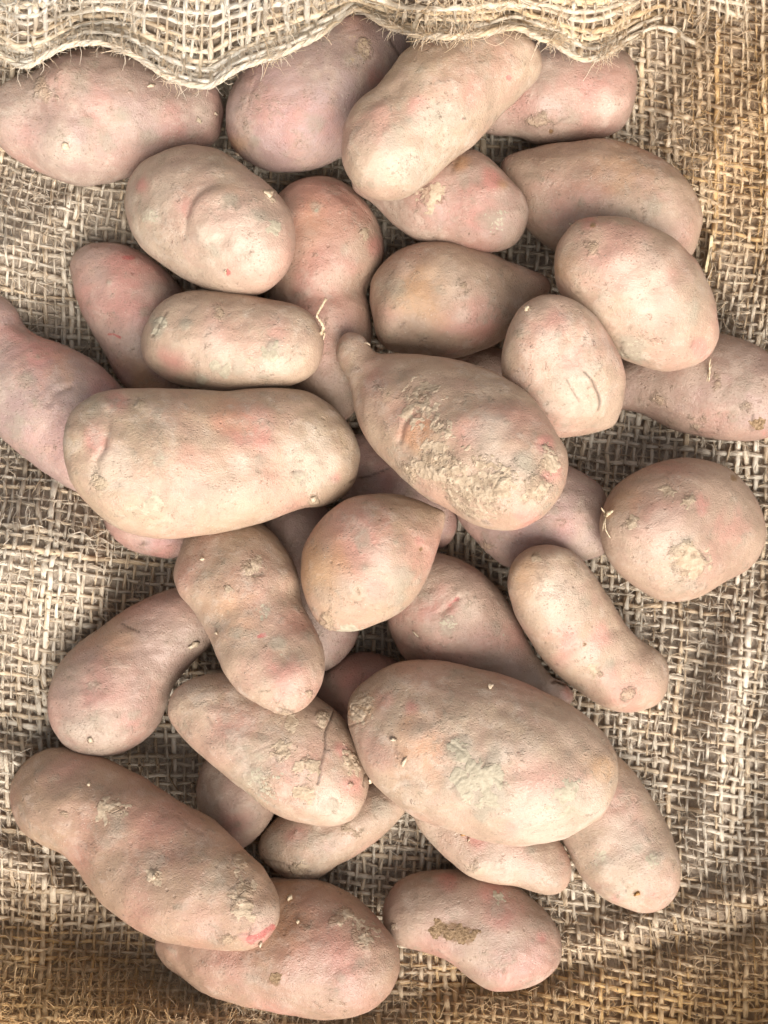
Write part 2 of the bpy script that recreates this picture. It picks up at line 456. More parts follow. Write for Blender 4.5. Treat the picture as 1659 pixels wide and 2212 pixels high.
OUT['Q'] = ((1290, 840), [(1310, 800), (1360, 760), (1430, 730), (1500, 720), (1545, 721), (1594, 730), (1635, 747), (1675, 780)], (1700, 850),
            [(1690, 915), (1659, 945), (1627, 953), (1574, 953), (1512, 944), (1451, 929), (1414, 908), (1373, 888), (1335, 882), (1305, 870)], .85)
OUT['R'] = ((1296, 1128), [(1301, 1100), (1320, 1065), (1349, 1036), (1382, 1013), (1422, 996), (1471, 989), (1525, 995), (1574, 1015), (1613, 1049), (1638, 1090)], (1651, 1138),
            [(1646, 1172), (1632, 1203), (1610, 1232), (1574, 1253), (1537, 1272), (1492, 1293), (1451, 1299), (1414, 1291), (1373, 1268), (1333, 1234), (1308, 1195), (1298, 1160)], .85)
OUT['S'] = ((978, 1085), [(995, 1030), (1040, 1002), (1110, 988), (1180, 991), (1226, 1004), (1259, 1020), (1292, 1045), (1312, 1083)], (1320, 1130),
            [(1317, 1172), (1300, 1199), (1267, 1212), (1220, 1224), (1160, 1233), (1095, 1226), (1063, 1205), (1038, 1180), (1006, 1147), (986, 1116)], .85)
OUT['T'] = ((1130, 1191), [(1160, 1180), (1198, 1179), (1235, 1190), (1263, 1214), (1288, 1250), (1312, 1285), (1337, 1326), (1364, 1366), (1394, 1391), (1420, 1408), (1438, 1433), (1442, 1465)], (1434, 1497),
            [(1413, 1521), (1382, 1535), (1341, 1537), (1296, 1525), (1259, 1502), (1226, 1477), (1198, 1451), (1166, 1415), (1141, 1378), (1116, 1338), (1101, 1290), (1096, 1248), (1105, 1216)], .9)
OUT['U'] = ((961, 1106), [(935, 1093), (899, 1077), (850, 1065), (801, 1066), (760, 1074), (732, 1090), (703, 1114), (675, 1147), (656, 1182), (650, 1219), (651, 1256), (658, 1289), (672, 1320)], (692, 1345),
            [(718, 1358), (744, 1362), (777, 1361), (809, 1350), (854, 1329), (887, 1300), (914, 1262), (933, 1219), (952, 1168), (962, 1130)], .9)
OUT['V'] = ((880, 1210), [(920, 1194), (952, 1195), (989, 1207), (1034, 1231), (1067, 1260), (1095, 1297), (1112, 1329), (1130, 1368), (1152, 1405), (1178, 1442), (1197, 1464), (1211, 1468), (1229, 1482)], (1240, 1505),
            [(1228, 1524), (1195, 1512), (1150, 1502), (1080, 1490), (1000, 1470), (930, 1450), (875, 1423), (853, 1387), (838, 1346), (835, 1290), (850, 1242)], .85)
OUT['W'] = ((752, 1535), [(758, 1503), (782, 1474), (822, 1447), (862, 1432), (924, 1428), (985, 1436), (1046, 1448), (1108, 1466), (1177, 1495), (1226, 1518), (1275, 1553), (1308, 1587), (1328, 1624), (1334, 1656)], (1329, 1695),
            [(1315, 1733), (1296, 1762), (1263, 1784), (1214, 1804), (1165, 1818), (1124, 1823), (1075, 1817), (1022, 1805), (977, 1790), (924, 1772), (883, 1754), (842, 1725), (803, 1686), (777, 1643), (760, 1596), (753, 1565)], .82)
OUT['X'] = ((480, 1108), [(530, 1113), (568, 1133), (600, 1162), (625, 1199), (644, 1245), (646, 1278), (656, 1310), (672, 1338), (691, 1378), (702, 1419), (699, 1462), (683, 1501), (655, 1532)], (620, 1543),
            [(578, 1532), (538, 1508), (511, 1487), (484, 1446), (466, 1405), (441, 1358), (417, 1318), (393, 1285), (380, 1248), (384, 1207), (396, 1170), (430, 1126)], .85)
OUT['Y'] = ((160, 1617), [(129, 1593), (112, 1558), (107, 1525), (111, 1485), (126, 1444), (149, 1408), (182, 1377), (229, 1345), (270, 1317), (319, 1290), (355, 1275), (395, 1266), (432, 1272)], (463, 1308),
            [(470, 1352), (453, 1396), (425, 1424), (392, 1458), (371, 1490), (360, 1525), (350, 1552), (331, 1582), (302, 1607), (266, 1626), (229, 1634), (192, 1631)], .88)
OUT['Z'] = ((364, 1524), [(372, 1498), (390, 1480), (425, 1463), (470, 1454), (530, 1456), (600, 1471), (660, 1492), (702, 1517), (742, 1554), (768, 1599), (788, 1654), (797, 1692)], (789, 1728),
            [(765, 1764), (728, 1780), (687, 1781), (638, 1772), (597, 1757), (564, 1734), (532, 1708), (493, 1675), (449, 1643), (409, 1608), (380, 1574), (366, 1548)], .85)
OUT['AA'] = ((27, 1690), [(38, 1665), (56, 1643), (82, 1625), (116, 1616), (155, 1619), (196, 1631), (245, 1651), (294, 1676), (347, 1709), (409, 1744), (462, 1776), (497, 1806), (531, 1839), (564, 1871), (588, 1910), (604, 1955)], (603, 1988),
             [(590, 2015), (568, 2036), (539, 2048), (490, 2049), (441, 2042), (388, 2032), (347, 2023), (310, 2007), (266, 1979), (225, 1942), (193, 1902), (171, 1872), (145, 1850), (114, 1832), (80, 1814), (49, 1787), (30, 1750), (24, 1715)], .85)
OUT['BB'] = ((338, 2030), [(352, 1990), (395, 1955), (465, 1922), (540, 1906), (609, 1899), (658, 1902), (703, 1911), (742, 1928), (781, 1951), (815, 1980), (840, 2012), (857, 2043)], (864, 2078),
             [(860, 2108), (842, 2143), (803, 2175), (752, 2190), (699, 2195), (638, 2187), (577, 2172), (515, 2161), (458, 2143), (420, 2124), (388, 2107), (356, 2083), (341, 2056)], .85)
OUT['CC'] = ((826, 1978), [(834, 1946), (855, 1914), (889, 1894), (932, 1882), (977, 1878), (1040, 1884), (1100, 1904), (1145, 1938), (1177, 1965), (1201, 1997), (1212, 2029)], (1210, 2062),
             [(1194, 2094), (1166, 2117), (1132, 2131), (1092, 2136), (1055, 2130), (1028, 2115), (997, 2093), (958, 2069), (916, 2053), (875, 2041), (843, 2024), (829, 2002)], .88)
OUT['DD'] = ((890, 1742), [(920, 1715), (980, 1720), (1060, 1745), (1140, 1775), (1192, 1800), (1218, 1832), (1231, 1862)], (1233, 1887),
             [(1224, 1912), (1206, 1926), (1181, 1930), (1149, 1921), (1112, 1909), (1067, 1906), (1026, 1894), (989, 1873), (956, 1849), (924, 1816), (903, 1786)], .85)
OUT['EE'] = ((1262, 1612), [(1300, 1615), (1337, 1637), (1363, 1662), (1390, 1698), (1415, 1735), (1439, 1776), (1456, 1817), (1465, 1861), (1463, 1902), (1452, 1937), (1432, 1958)], (1398, 1968),
             [(1357, 1963), (1316, 1947), (1280, 1922), (1255, 1894), (1239, 1865), (1226, 1837), (1212, 1808), (1202, 1770), (1199, 1720), (1207, 1668), (1230, 1628)], .85)
OUT['FF'] = ((465, 1622), [(441, 1645), (427, 1690), (425, 1730), (433, 1770), (455, 1810), (484, 1832)], (515, 1838),
             [(545, 1821), (566, 1799), (590, 1762), (602, 1720), (600, 1672), (565, 1635), (515, 1616)], .85)
OUT['GG'] = ((558, 1836), [(565, 1804), (589, 1775), (630, 1746), (690, 1716), (750, 1692), (810, 1675), (852, 1682), (876, 1706)], (882, 1733),
             [(875, 1755), (860, 1772), (834, 1800), (801, 1828), (769, 1849), (730, 1866), (695, 1889), (660, 1901), (626, 1900), (594, 1882), (570, 1860)], .85)
OUT['HH'] = ((672, 1492), [(682, 1468), (703, 1447), (736, 1420), (768, 1408), (801, 1406), (836, 1416), (870, 1436), (900, 1470)], (912, 1510),
             [(890, 1555), (830, 1580), (770, 1577), (710, 1552), (680, 1520)], .75)
OUT['II'] = ((640, 1062), [(690, 1080), (728, 1130), (753, 1200), (770, 1280), (776, 1345), (769, 1385), (745, 1420)], (705, 1449),
             [(662, 1443), (628, 1400), (602, 1330), (580, 1250), (565, 1180), (566, 1120), (592, 1076)], .7)
OUT['KK'] = ((728, 975), [(755, 942), (810, 945), (880, 983), (940, 1040), (975, 1090), (986, 1125)], (980, 1155),
             [(955, 1184), (900, 1180), (830, 1150), (770, 1110), (728, 1065), (714, 1015)], .75)
OUT['LL'] = ((965, 790), [(1000, 755), (1055, 747), (1105, 762)], (1125, 795), [(1105, 835), (1050, 848), (990, 830)], .8)
OUT['MM'] = ((221, 1108), [(238, 1075), (300, 1050), (370, 1055), (420, 1092)], (440, 1140), [(420, 1184), (388, 1203), (359, 1206), (319, 1199), (278, 1182), (243, 1157)], .8)

ORDER = ['LL', 'HH', 'II', 'MM', 'KK', 'O', 'P', 'H', 'A', 'B', 'D', 'E', 'F', 'Q', 'S', 'V', 'Y', 'FF', 'GG', 'CC', 'BB', 'EE', 'DD',
         'C', 'G', 'M', 'J', 'R', 'I', 'T', 'Z', 'AA', 'U', 'X', 'N', 'K', 'L', 'W']

# warm (yellow-brown dust), purple (cool skin), overall pinkness, overall grey
LOOK = {'A': (.1, .7, .15, .2), 'B': (0, 1, .1, .2), 'C': (.35, .1, .15, .1), 'D': (.1, .5, .35, .1), 'E': (.5, .2, .1, .1), 'F': (.3, .5, .35, .35),
        'G': (.2, .25, .05, .25), 'H': (.3, .2, .55, .1), 'I': (.25, .1, .2, .1), 'J': (.5, .1, .15, .2), 'K': (.3, .1, .3, .1), 'L': (.55, .05, .15, .1),
        'M': (.4, .1, .2, .1), 'N': (.45, 0, .1, .25), 'O': (.1, .9, .2, .15), 'P': (.1, .7, .45, .1), 'Q': (.5, .55, .1, .15), 'R': (.35, .15, .25, .1),
        'S': (.1, .8, .2, .1), 'T': (.5, .1, .25, .1), 'U': (.45, 0, .4, .15), 'V': (.3, .4, .3, .15), 'W': (.4, .1, .12, .2), 'X': (.5, .1, .25, .15),
        'Y': (.2, .5, .2, .15), 'Z': (.45, .1, .15, .25), 'AA': (1, 0, .2, .15), 'BB': (.9, .1, .35, .1), 'CC': (.5, .3, .35, .1), 'DD': (.4, .1, .25, .15),
        'EE': (.4, .1, .2, .1), 'FF': (.4, .3, .25, .1), 'GG': (.6, .1, .15, .3), 'HH': (.3, .6, .4, .1), 'II': (.1, .8, .2, .1), 'KK': (.1, .8, .3, .1),
        'LL': (.4, .5, .2, .1), 'MM': (.1, .8, .4, .1)}

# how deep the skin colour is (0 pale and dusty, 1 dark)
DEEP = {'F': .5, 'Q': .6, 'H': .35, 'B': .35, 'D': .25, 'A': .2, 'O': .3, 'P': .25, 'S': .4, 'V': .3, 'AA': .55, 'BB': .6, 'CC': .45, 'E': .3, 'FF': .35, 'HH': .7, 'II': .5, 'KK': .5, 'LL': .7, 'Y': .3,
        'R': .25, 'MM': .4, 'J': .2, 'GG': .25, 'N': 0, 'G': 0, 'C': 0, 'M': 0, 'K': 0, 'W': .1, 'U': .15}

# marks: kind, tile, x, y, radius[, strength]  (p pink, g grey mud, c crust, w pale, o orange, s red cut, b brown scab, e dimple)
MK = {
 'A': [('e',1,330,760,140,-10),('e',1,560,660,150,8),('e',1,230,580,140,6),('e',1,860,580,170,-7),('e',1,720,820,120,6),('e',1,380,380,100,-6),('g',1,440,640,55),('g',1,650,610,60),('g',1,800,710,70),('g',1,570,750,70),('w',1,320,740,110),('p',1,900,650,130,.7),('p',1,500,560,150,.5),('c',1,230,480,90),('e',1,400,770,60,2),('w',1,1090,600,80),('p',1,130,700,120,.5)],
 'B': [('p',2,380,620,170,.6),('g',2,500,650,80),('c',2,740,260,60),('e',2,115,600,22,1),('e',2,190,750,25,1),('g',2,690,320,70),('g',2,190,740,40),('p',2,830,420,60,.7),('o',2,90,760,60,.8)],
 'C': [('g',2,950,690,95),('g',2,1200,600,110),('p',2,1060,560,70),('p',2,850,660,140,.6),('e',2,1185,360,20,1.2),('s',2,1535,410,16),('w',2,950,870,150),('w',2,1100,650,90),('p',2,1330,460,90,.7),('p',2,1500,330,120,.4),('e',2,690,790,25,1),('c',2,740,995,50),('g',2,1050,920,90,.7)],
 'D': [('p',3,720,480,220,.7),('g',3,610,600,75),('e',3,510,700,38,6),('b',3,515,705,20),('e',3,680,460,20,1.2),('c',3,440,640,70),('w',3,800,560,80)],
 'E': [('p',3,560,1080,170,.5),('p',3,740,1040,110,.6),('g',3,1050,1080,80),('g',3,900,1150,90,.6),('o',3,900,900,200,.5)],
 'F': [('p',2,1320,1100,170,.8),('p',2,1440,960,75,1.1),('g',2,1430,1160,80),('g',2,1110,1110,70),('c',2,1120,1040,80),('w',2,1490,1165,25),('o',2,1270,870,50),('o',2,1500,980,30),('g',2,1290,950,60)],
 'G': [('p',1,970,1100,60,.9),('p',1,1250,1150,180,.6),('w',1,1260,1250,190),('g',1,795,1145,48),('g',1,1230,1070,40),('g',1,1380,1140,60),('g',1,1450,1210,45),('g',1,1130,1330,60),('s',1,1210,1438,20),('p',1,750,980,40),('e',1,760,970,30,.8),('o',1,1200,1000,120,.4),('L',1,1215,1170,232,14)],
 'H': [('p',2,520,1120,300,.8),('o',2,500,1180,160,.5),('p',5,560,60,170,.9),('p',5,420,200,110,.9),('w',5,600,130,80,.8),('g',2,510,1100,32),('c',2,760,1230,32),('p',5,620,330,150,.6),('p',2,810,1300,60),('g',2,660,1330,50)],
 'J': [('o',5,1060,250,180),('e',5,1035,195,16,3),('w',5,1220,170,130,.7),('p',5,1290,380,150,.9),('p',5,1410,400,70),('c',5,1290,180,42),('e',5,960,290,18,1),('g',5,900,190,100),('p',5,900,330,70,.6),('w',5,1280,340,50)],
 'I': [('w',3,1010,1450,170),('p',3,880,1350,220,.7),('p',3,720,1180,45,1.3),('b',3,735,1195,22,.8),('c',3,740,1300,55),('o',3,560,1400,90,.7),('g',6,1250,330,90),('e',6,955,535,80,4),('g',6,955,535,100,1.5),('p',6,1300,520,70),('g',6,1130,440,60),('c',6,1020,180,32),('p',6,1150,120,80,.7),('w',6,1000,250,120)],
 'K': [('p',6,520,400,140,.8),('p',6,620,580,130,.8),('g',6,585,500,42),('e',6,390,310,22,2),('c',6,395,310,28),('g',6,720,620,70),('g',6,560,720,75),('g',6,660,850,30),('w',6,650,770,140),('w',6,500,480,80),('g',6,550,450,25)],
 'L': [('c',5,1060,800,110),('c',5,1150,1120,140),('c',5,1350,1250,170),('c',5,1040,1150,80),('c',6,230,1220,110),('c',6,500,1110,75),('c',6,430,1270,80),('c',5,1170,930,60),('p',5,1040,950,90,1.1),('o',5,1060,980,100),('p',5,820,700,100,.6),('p',6,480,1030,60,1.1),('e',6,455,1020,28,3),('w',5,1430,1000,110,1.2),('p',5,1310,960,110,.8),('w',5,1520,1130,120),('g',6,390,1110,75),('p',6,520,1170,60),('e',5,1215,1230,16,1.5),('p',6,390,1430,70),('c',5,870,740,60,.7),('e',5,1020,960,70,-1.5)],
 'M': [('g',4,1430,530,65,1.5),('g',4,1150,605,46,1.4),('g',4,1190,630,36,1.4),('g',4,1060,690,40,1.3),('g',4,1260,610,50),('g',4,980,380,60,1.2),('g',4,845,390,55,1.2),('e',4,1170,330,40,2),('c',4,1170,330,40),('p',4,1170,450,130,.7),('p',4,920,590,75),('w',4,1150,520,120),('w',4,1430,570,110),('p',4,1450,440,90,.7),('g',4,1330,570,35)],
 'N': [('p',5,150,950,165,1.35),('p',5,110,1000,60,1.6),('p',4,1270,870,150,.8),('o',4,1200,850,220,.5),('p',4,510,1010,90,1.1),('e',4,520,1220,32,3),('c',4,520,1230,45),('p',4,610,780,70,.8),('w',4,590,1120,110),('w',5,500,1090,150),('g',4,850,1110,60),('g',4,805,1335,66,1.4),('g',4,1580,1200,45,1.3),('g',5,520,1120,30),('e',5,610,1200,25,1.2),('p',5,615,1200,30),('c',5,500,1310,32),('g',4,1100,1330,130),('g',4,1370,1100,55),('p',4,1000,1180,170,.6),('p',4,1450,1230,130,.5),('w',4,1280,1110,70),('g',4,840,870,50),('c',4,740,810,30)],
 'O': [('p',4,200,520,150,1.1),('p',4,60,470,100,.8),('e',4,330,775,60,4),('p',4,530,700,100,.8),('g',4,150,670,60),('o',4,340,600,120,.5),('g',4,100,900,90)],
 'P': [('p',4,700,100,170,.9),('p',4,600,210,180,.7),('s',1,680,1365,12),('g',1,575,1495,22,1.4),('o',4,760,700,120,1.2)],
 'Q': [('p',6,1350,850,120,.5),('c',6,1380,700,60),('c',6,1300,900,70,.7),('b',6,1600,910,45,.8),('g',6,1480,760,120,.6),('c',6,1550,820,40),('e',6,1220,820,30,1.5),('c',6,1100,780,60,.6),('p',6,1640,970,40,1)],
 'R': [('c',6,1130,1275,50,1.2),('e',6,1130,1275,40,1.5),('c',6,1230,1330,45),('e',6,1290,1350,26,2),('p',6,1310,1350,60),('e',6,940,1440,38,2),('c',6,940,1440,40),('c',9,1240,310,105,1.3),('p',6,1100,1420,180,.7),('w',6,1150,1500,150),('p',6,1470,1470,100,.7),('g',9,1210,220,75),('e',9,1435,90,26,1),('b',6,1480,1195,35,.8),('o',6,900,1300,120,.5),('e',9,1200,455,16,1)],
 'S': [('p',9,580,150,80,.7),('e',9,585,150,16,1),('w',9,690,220,90,.8),('c',9,180,240,45),('p',9,350,130,120,.5)],
 'T': [('p',9,590,755,95,.9),('p',9,770,720,80,.9),('e',9,435,290,22,1.5),('c',9,435,290,26,1.3),('o',9,380,400,150,.7),('w',9,560,480,150),('c',9,740,890,42),('c',9,920,1000,40,.8),('p',9,900,1020,170,.6),('b',9,688,752,13),('w',9,720,800,100,.7),('g',9,820,850,50),('p',9,850,950,90,.6)],
 'U': [('p',8,750,220,220,.9),('o',8,490,350,180),('w',8,850,330,90),('p',8,830,290,90),('p',8,820,450,100,.8),('g',8,950,430,120,1.1),('g',8,740,200,60),('g',8,880,490,70),('e',8,1070,250,20,5),('b',8,1068,250,13,1.2),('p',8,1055,205,28,1.3),('c',8,560,650,70),('g',8,770,350,35),('g',8,930,220,35),('g',8,1000,380,60)],
 'V': [('p',8,1215,545,50,1.3),('p',8,1120,560,110,.7),('g',8,1200,650,55,1.2),('g',8,1480,690,55,.9),('p',8,1150,800,220,.5),('w',8,1320,600,100,.6),('e',8,1150,540,70,-2),('g',8,1080,480,60),('p',9,600,1010,60,.8)],
 'W': [('c',8,742,1080,75,1.2),('o',8,742,1090,80),('e',8,1090,1160,45,4),('b',8,1092,1155,14,.8),('p',8,1090,1320,140,.8),('o',8,1060,1330,170,.8),('g',8,1260,1300,95,1.4),('g',11,1370,390,170,1.7),('w',12,700,450,150),('p',12,690,370,80,.7),('o',12,770,320,100),('g',12,590,470,100,1.1),('e',12,295,620,48,2),('p',12,300,620,55,.8),('w',12,500,610,220),('e',8,1480,1080,50,2),('p',8,1010,1080,40),('p',8,860,1050,60,.6),('c',8,1380,1400,60,.6),('w',11,1480,250,100,.7),('e',8,1340,1030,60,-1.2)],
 'X': [('e',8,180,365,42,4),('c',8,180,340,80,.9),('g',8,240,570,38,1.3),('g',8,330,740,55,1.2),('s',8,222,707,18),('p',8,280,870,70,1.1),('p',8,370,950,120,.9),('p',8,150,500,200,.5),('e',8,465,1005,30,1.8),('c',8,465,1005,32,1.1),('e',7,1205,465,26,1.5),('c',7,1205,465,26),('g',7,1250,690,46),('w',8,410,960,50,1.1),('c',8,340,1105,45),('o',8,50,560,160,.6),('g',7,1090,370,60,.7),('g',8,470,700,50)],
 'Y': [('p',7,560,950,210,.6),('p',7,470,1040,100,.7),('e',7,890,860,80,2.5),('g',7,500,1150,100,.8),('g',7,710,1130,40),('p',7,700,1180,100,.6),('o',7,620,720,150,.5),('c',7,480,1255,18,1.2),('w',7,640,900,80,.6)],
 'Z': [('c',8,330,1320,52,1.3),('c',8,480,1390,52,1.3),('c',8,690,1370,55,1.3),('c',8,540,1150,45,1.2),('c',8,450,1540,55,1.3),('g',8,100,1300,130),('g',8,200,1470,100),('w',8,600,1590,100,1.2),('e',8,600,1595,32,1.5),('g',8,600,1597,30,1.4),('p',8,690,1500,70,1.1),('c',8,690,1495,18,1.4),('p',7,1250,1180,170,.7),('p',8,650,1320,46,1.1),('p',8,380,1470,150,.6),('g',7,1200,1140,50),('g',7,1360,1330,90),('c',7,1420,1480,80,.7)],
 'AA': [('c',10,600,530,75,1.1),('g',10,600,610,110,.9),('e',10,340,440,40,1.5),('e',10,350,550,22,1.2),('c',10,350,550,22),('p',10,800,620,190,.7),('g',10,800,780,80),('c',10,820,890,50),('c',10,1280,950,80),('e',10,1290,1060,48,2),('c',10,1290,1060,55,1.1),('w',10,1410,1090,75,1.3),('p',10,1390,1170,70,1.3),('p',10,1310,1205,40,1),('g',10,1130,880,170,.8),('e',10,200,410,60,.8),('c',10,1280,790,60),('p',10,450,620,120,.5),('c',10,1200,1220,40,.8)],
 'BB': [('p',11,500,1250,270,.7),('b',11,300,1420,36),('g',11,650,1420,44),('g',11,750,1340,50),('c',11,660,1080,65),('c',11,600,1115,40),('c',11,770,1190,75),('o',11,300,1100,250,.7),('p',10,1200,1300,200,.6),('c',11,450,1160,40,.7)],
 'CC': [('b',11,1170,1165,50,1.2),('b',11,1240,1175,55,1.2),('b',11,1320,1185,55,1.2),('e',11,1240,1175,90,1.5),('p',11,1450,960,110,.9),('p',11,1210,900,50),('p',11,1490,1070,110,.8),('g',12,230,1040,70),('e',12,260,1000,32,1.5),('p',12,470,1195,36,1.1),('e',12,470,1195,20,1),('p',12,280,1430,130,.7),('w',12,30,1060,60,.6),('c',11,920,1140,22),('e',11,1250,1180,140,2)],
 'DD': [('p',12,110,690,70,1.1),('w',12,270,770,110),('g',12,410,740,50,1.1),('p',12,300,740,120,.6),('c',12,80,830,60,.6)],
 'EE': [('w',12,910,720,130),('g',12,780,770,50,1.1),('g',12,1040,785,48,1.0),('e',12,910,670,16,1),('b',12,965,965,24,1.1),('b',12,865,990,22,.6),('p',12,860,990,40),('p',12,850,520,120,.6),('w',12,870,580,80),('g',12,970,740,40),('p',12,1060,970,60,.7),('o',12,900,280,70,.7)],
 'FF': [('p',10,1250,580,100,.6),('p',10,1200,640,80,.5)],
 'GG': [('p',11,410,650,60,.8),('g',11,500,740,120,.9),('c',11,700,600,80,.7),('c',11,420,860,50),('g',11,860,500,90,.8)],
 'KK': [('p',5,870,1200,100,.6)], 'MM': [('p',7,850,230,100,.8),('c',7,760,225,40,.6)], 'HH': [('p',8,720,930,120,.9)], 'II': [], 'LL': [],
}
# creases / cracks: tile, points, width (tile px), depth (units), darkness
CR = {
 'B': [(2,[(710,255),(740,280),(775,290)],8,2,.6),(2,[(900,205),(930,260),(955,300)],10,2.5,.9),(2,[(190,420),(155,500),(140,580)],12,1.5,.15),(2,[(640,330),(690,360),(740,350)],8,1,.4)],
 'D': [(3,[(540,655),(565,630),(590,622)],9,2,.6)],
 'E': [(3,[(820,1120),(960,1160),(1150,1200)],60,4,0)],
 'F': [(2,[(1265,830),(1245,870),(1225,915)],16,3,.5),(2,[(1040,1060),(1060,1150),(1150,1280)],18,2,.15)],
 'G': [(1,[(1130,975),(1045,1030),(998,1105),(982,1180),(968,1260)],20,3.5,.0),(1,[(1000,1105),(984,1180)],8,1.5,.35)],
 'H': [(5,[(330,260),(480,235),(640,215),(780,190)],80,7,0)],
 'J': [(5,[(985,378),(962,402)],10,2,.6)],
 'I': [(6,[(885,480),(878,520),(915,575)],10,2.5,.8),(6,[(1253,508),(1268,480)],8,2,.5),(6,[(925,410),(950,400)],7,1.5,.5),(3,[(640,1545),(670,1550)],8,2,.6)],
 'K': [(6,[(680,640),(735,690),(766,760),(765,845)],9,3,1),(6,[(590,680),(630,735),(655,795)],11,2.5,.6)],
 'L': [(5,[(950,1005),(965,930),(1005,870),(1055,840)],22,5,.12),(5,[(700,600),(760,640),(840,600)],60,4,0)],
 'M': [(4,[(885,325),(845,395),(808,450)],9,2,.6),(4,[(1140,615),(1190,610),(1225,625)],6,1,.4)],
 'N': [(4,[(570,850),(565,950),(548,1040),(500,1110),(505,1200)],30,6,.0),(4,[(560,975),(550,1045)],9,2,.5),(4,[(755,1345),(790,1305),(855,1335)],8,1.5,.6),(5,[(690,1225),(718,1205)],8,2,.9),(5,[(400,1175),(435,1165),(465,1190)],7,1.3,.5)],
 'O': [(4,[(255,810),(295,745),(375,712)],24,6,.25)],
 'Q': [(6,[(1578,865),(1570,955)],10,3,.8),(6,[(1410,860),(1390,950)],14,2,.15),(6,[(1280,960),(1390,970)],10,1.5,.3)],
 'T': [(9,[(470,750),(600,742),(720,712),(850,670)],46,4.5,0),(9,[(440,370),(468,430),(430,510)],9,1.8,.4),(9,[(468,480),(530,482),(565,530)],9,1.8,.35)],
 'V': [(8,[(1170,585),(1225,555),(1265,508)],22,4.5,.0),(8,[(1010,685),(1060,728)],9,1.6,.5),(9,[(525,950),(545,935),(580,955)],18,4,.3)],
 'W': [(11,[(1230,410),(1262,362),(1310,340),(1340,290),(1300,225),(1215,170)],11,1.8,.7),(11,[(1440,340),(1500,388)],10,1.6,.65),(8,[(905,1240),(940,1250),(930,1310),(968,1330),(992,1405)],7,1.4,.35),(8,[(690,1185),(760,1160),(790,1090)],8,1.6,.3)],
 'X': [(8,[(140,385),(240,385)],8,2.5,.7),(8,[(160,310),(180,370),(195,410)],8,2,.5),(7,[(1150,640),(1250,560),(1400,470),(1560,460)],90,4,0),(8,[(310,1100),(390,1112)],8,2,.5)],
 'Y': [(7,[(645,640),(690,665),(735,682)],7,1.4,1)],
 'Z': [(8,[(607,1095),(578,1180),(562,1250),(550,1340),(515,1490)],9,4,1),(8,[(775,1440),(765,1500)],8,3,.8),(8,[(170,1330),(260,1290)],8,1.2,.35),(7,[(1090,1130),(1110,1180)],7,1.2,.4)],
 'AA': [(10,[(935,555),(985,605),(1075,652)],9,2,.3),(10,[(1250,1187),(1320,1178),(1352,1145)],11,3,.4),(10,[(1250,1050),(1290,1020),(1335,1040)],8,1.5,.4),(10,[(380,700),(440,620),(500,560)],110,4,0)],
 'GG': [(11,[(225,792),(330,812),(385,855)],9,2,.5)],
 'KK': [(5,[(735,1200),(800,1190),(885,1150)],10,3,.9)],
 'MM': [(7,[(740,220),(790,215)],8,1.5,.5)],
}


# red slashes and nicks where the skin is cut: tile, points, half width, strength
SL = {'V': [(8, [(1185, 575), (1225, 552), (1262, 512)], 13, .62)], 'P': [(4, [(572, 440), (600, 441), (630, 453)], 7, .7), (1, [(655, 1362), (680, 1366), (702, 1360)], 14, 1.05)],
      'AA': [(10, [(1325, 1215), (1365, 1198), (1440, 1150)], 24, 1.1)], 'C': [(2, [(1528, 398), (1538, 425)], 8, .6)],
      'G': [(1, [(1200, 1428), (1215, 1442)], 12, .9)], 'X': [(8, [(208, 714), (238, 702)], 12, 1.0)], 'L': [(5, [(960, 1000), (972, 925), (1005, 880)], 12, .42)]}


def tp(t, x, y):
    return TL[t][0] + x * TS, TL[t][1] + y * TS


def closed_spline(pts, per=24):
    P = np.array(pts, float)
    n = len(P)
    out = []
    for i in range(n):
        p0, p1, p2, p3 = P[i - 1], P[i], P[(i + 1) % n], P[(i + 2) % n]
        # centripetal parametrisation
        d = [max(np.linalg.norm(b - a), 1e-3) ** 0.5 for a, b in ((p0, p1), (p1, p2), (p2, p3))]
        t = np.linspace(0, 1, per, endpoint=False)[:, None] * d[1]
        m1 = d[1] * ((p1 - p0) / d[0] - (p2 - p0) / (d[0] + d[1]) + (p2 - p1) / d[1])
        m2 = d[1] * ((p2 - p1) / d[1] - (p3 - p1) / (d[1] + d[2]) + (p3 - p2) / d[2])
        s = t / d[1]
        out.append((2 * s ** 3 - 3 * s ** 2 + 1) * p1 + (s ** 3 - 2 * s ** 2 + s) * m1 + (-2 * s ** 3 + 3 * s ** 2) * p2 + (s ** 3 - s ** 2) * m2)
    return np.concatenate(out)


def smooth_closed(P, sigma):
    seg = np.linalg.norm(np.roll(P, -1, 0) - P, axis=1)
    L = np.concatenate([[0], np.cumsum(seg)])
    n = int(L[-1] / 1.5)
    t = np.linspace(0, L[-1], n, endpoint=False)
    Q = np.stack([np.interp(t, L, np.append(P[:, i], P[0, i])) for i in (0, 1)], 1)
    f = np.fft.fftfreq(n, d=L[-1] / n)
    Q = np.real(np.fft.ifft(np.fft.fft(Q, axis=0) * np.exp(-2 * (math.pi * f * sigma) ** 2)[:, None], axis=0))
    return Q


def gauss1(a, sg):
    r = int(3 * sg) + 1
    k = np.exp(-0.5 * (np.arange(-r, r + 1) / sg) ** 2)
    k /= k.sum()
    return np.convolve(np.pad(a, r, mode='reflect', reflect_type='odd'), k, 'valid')


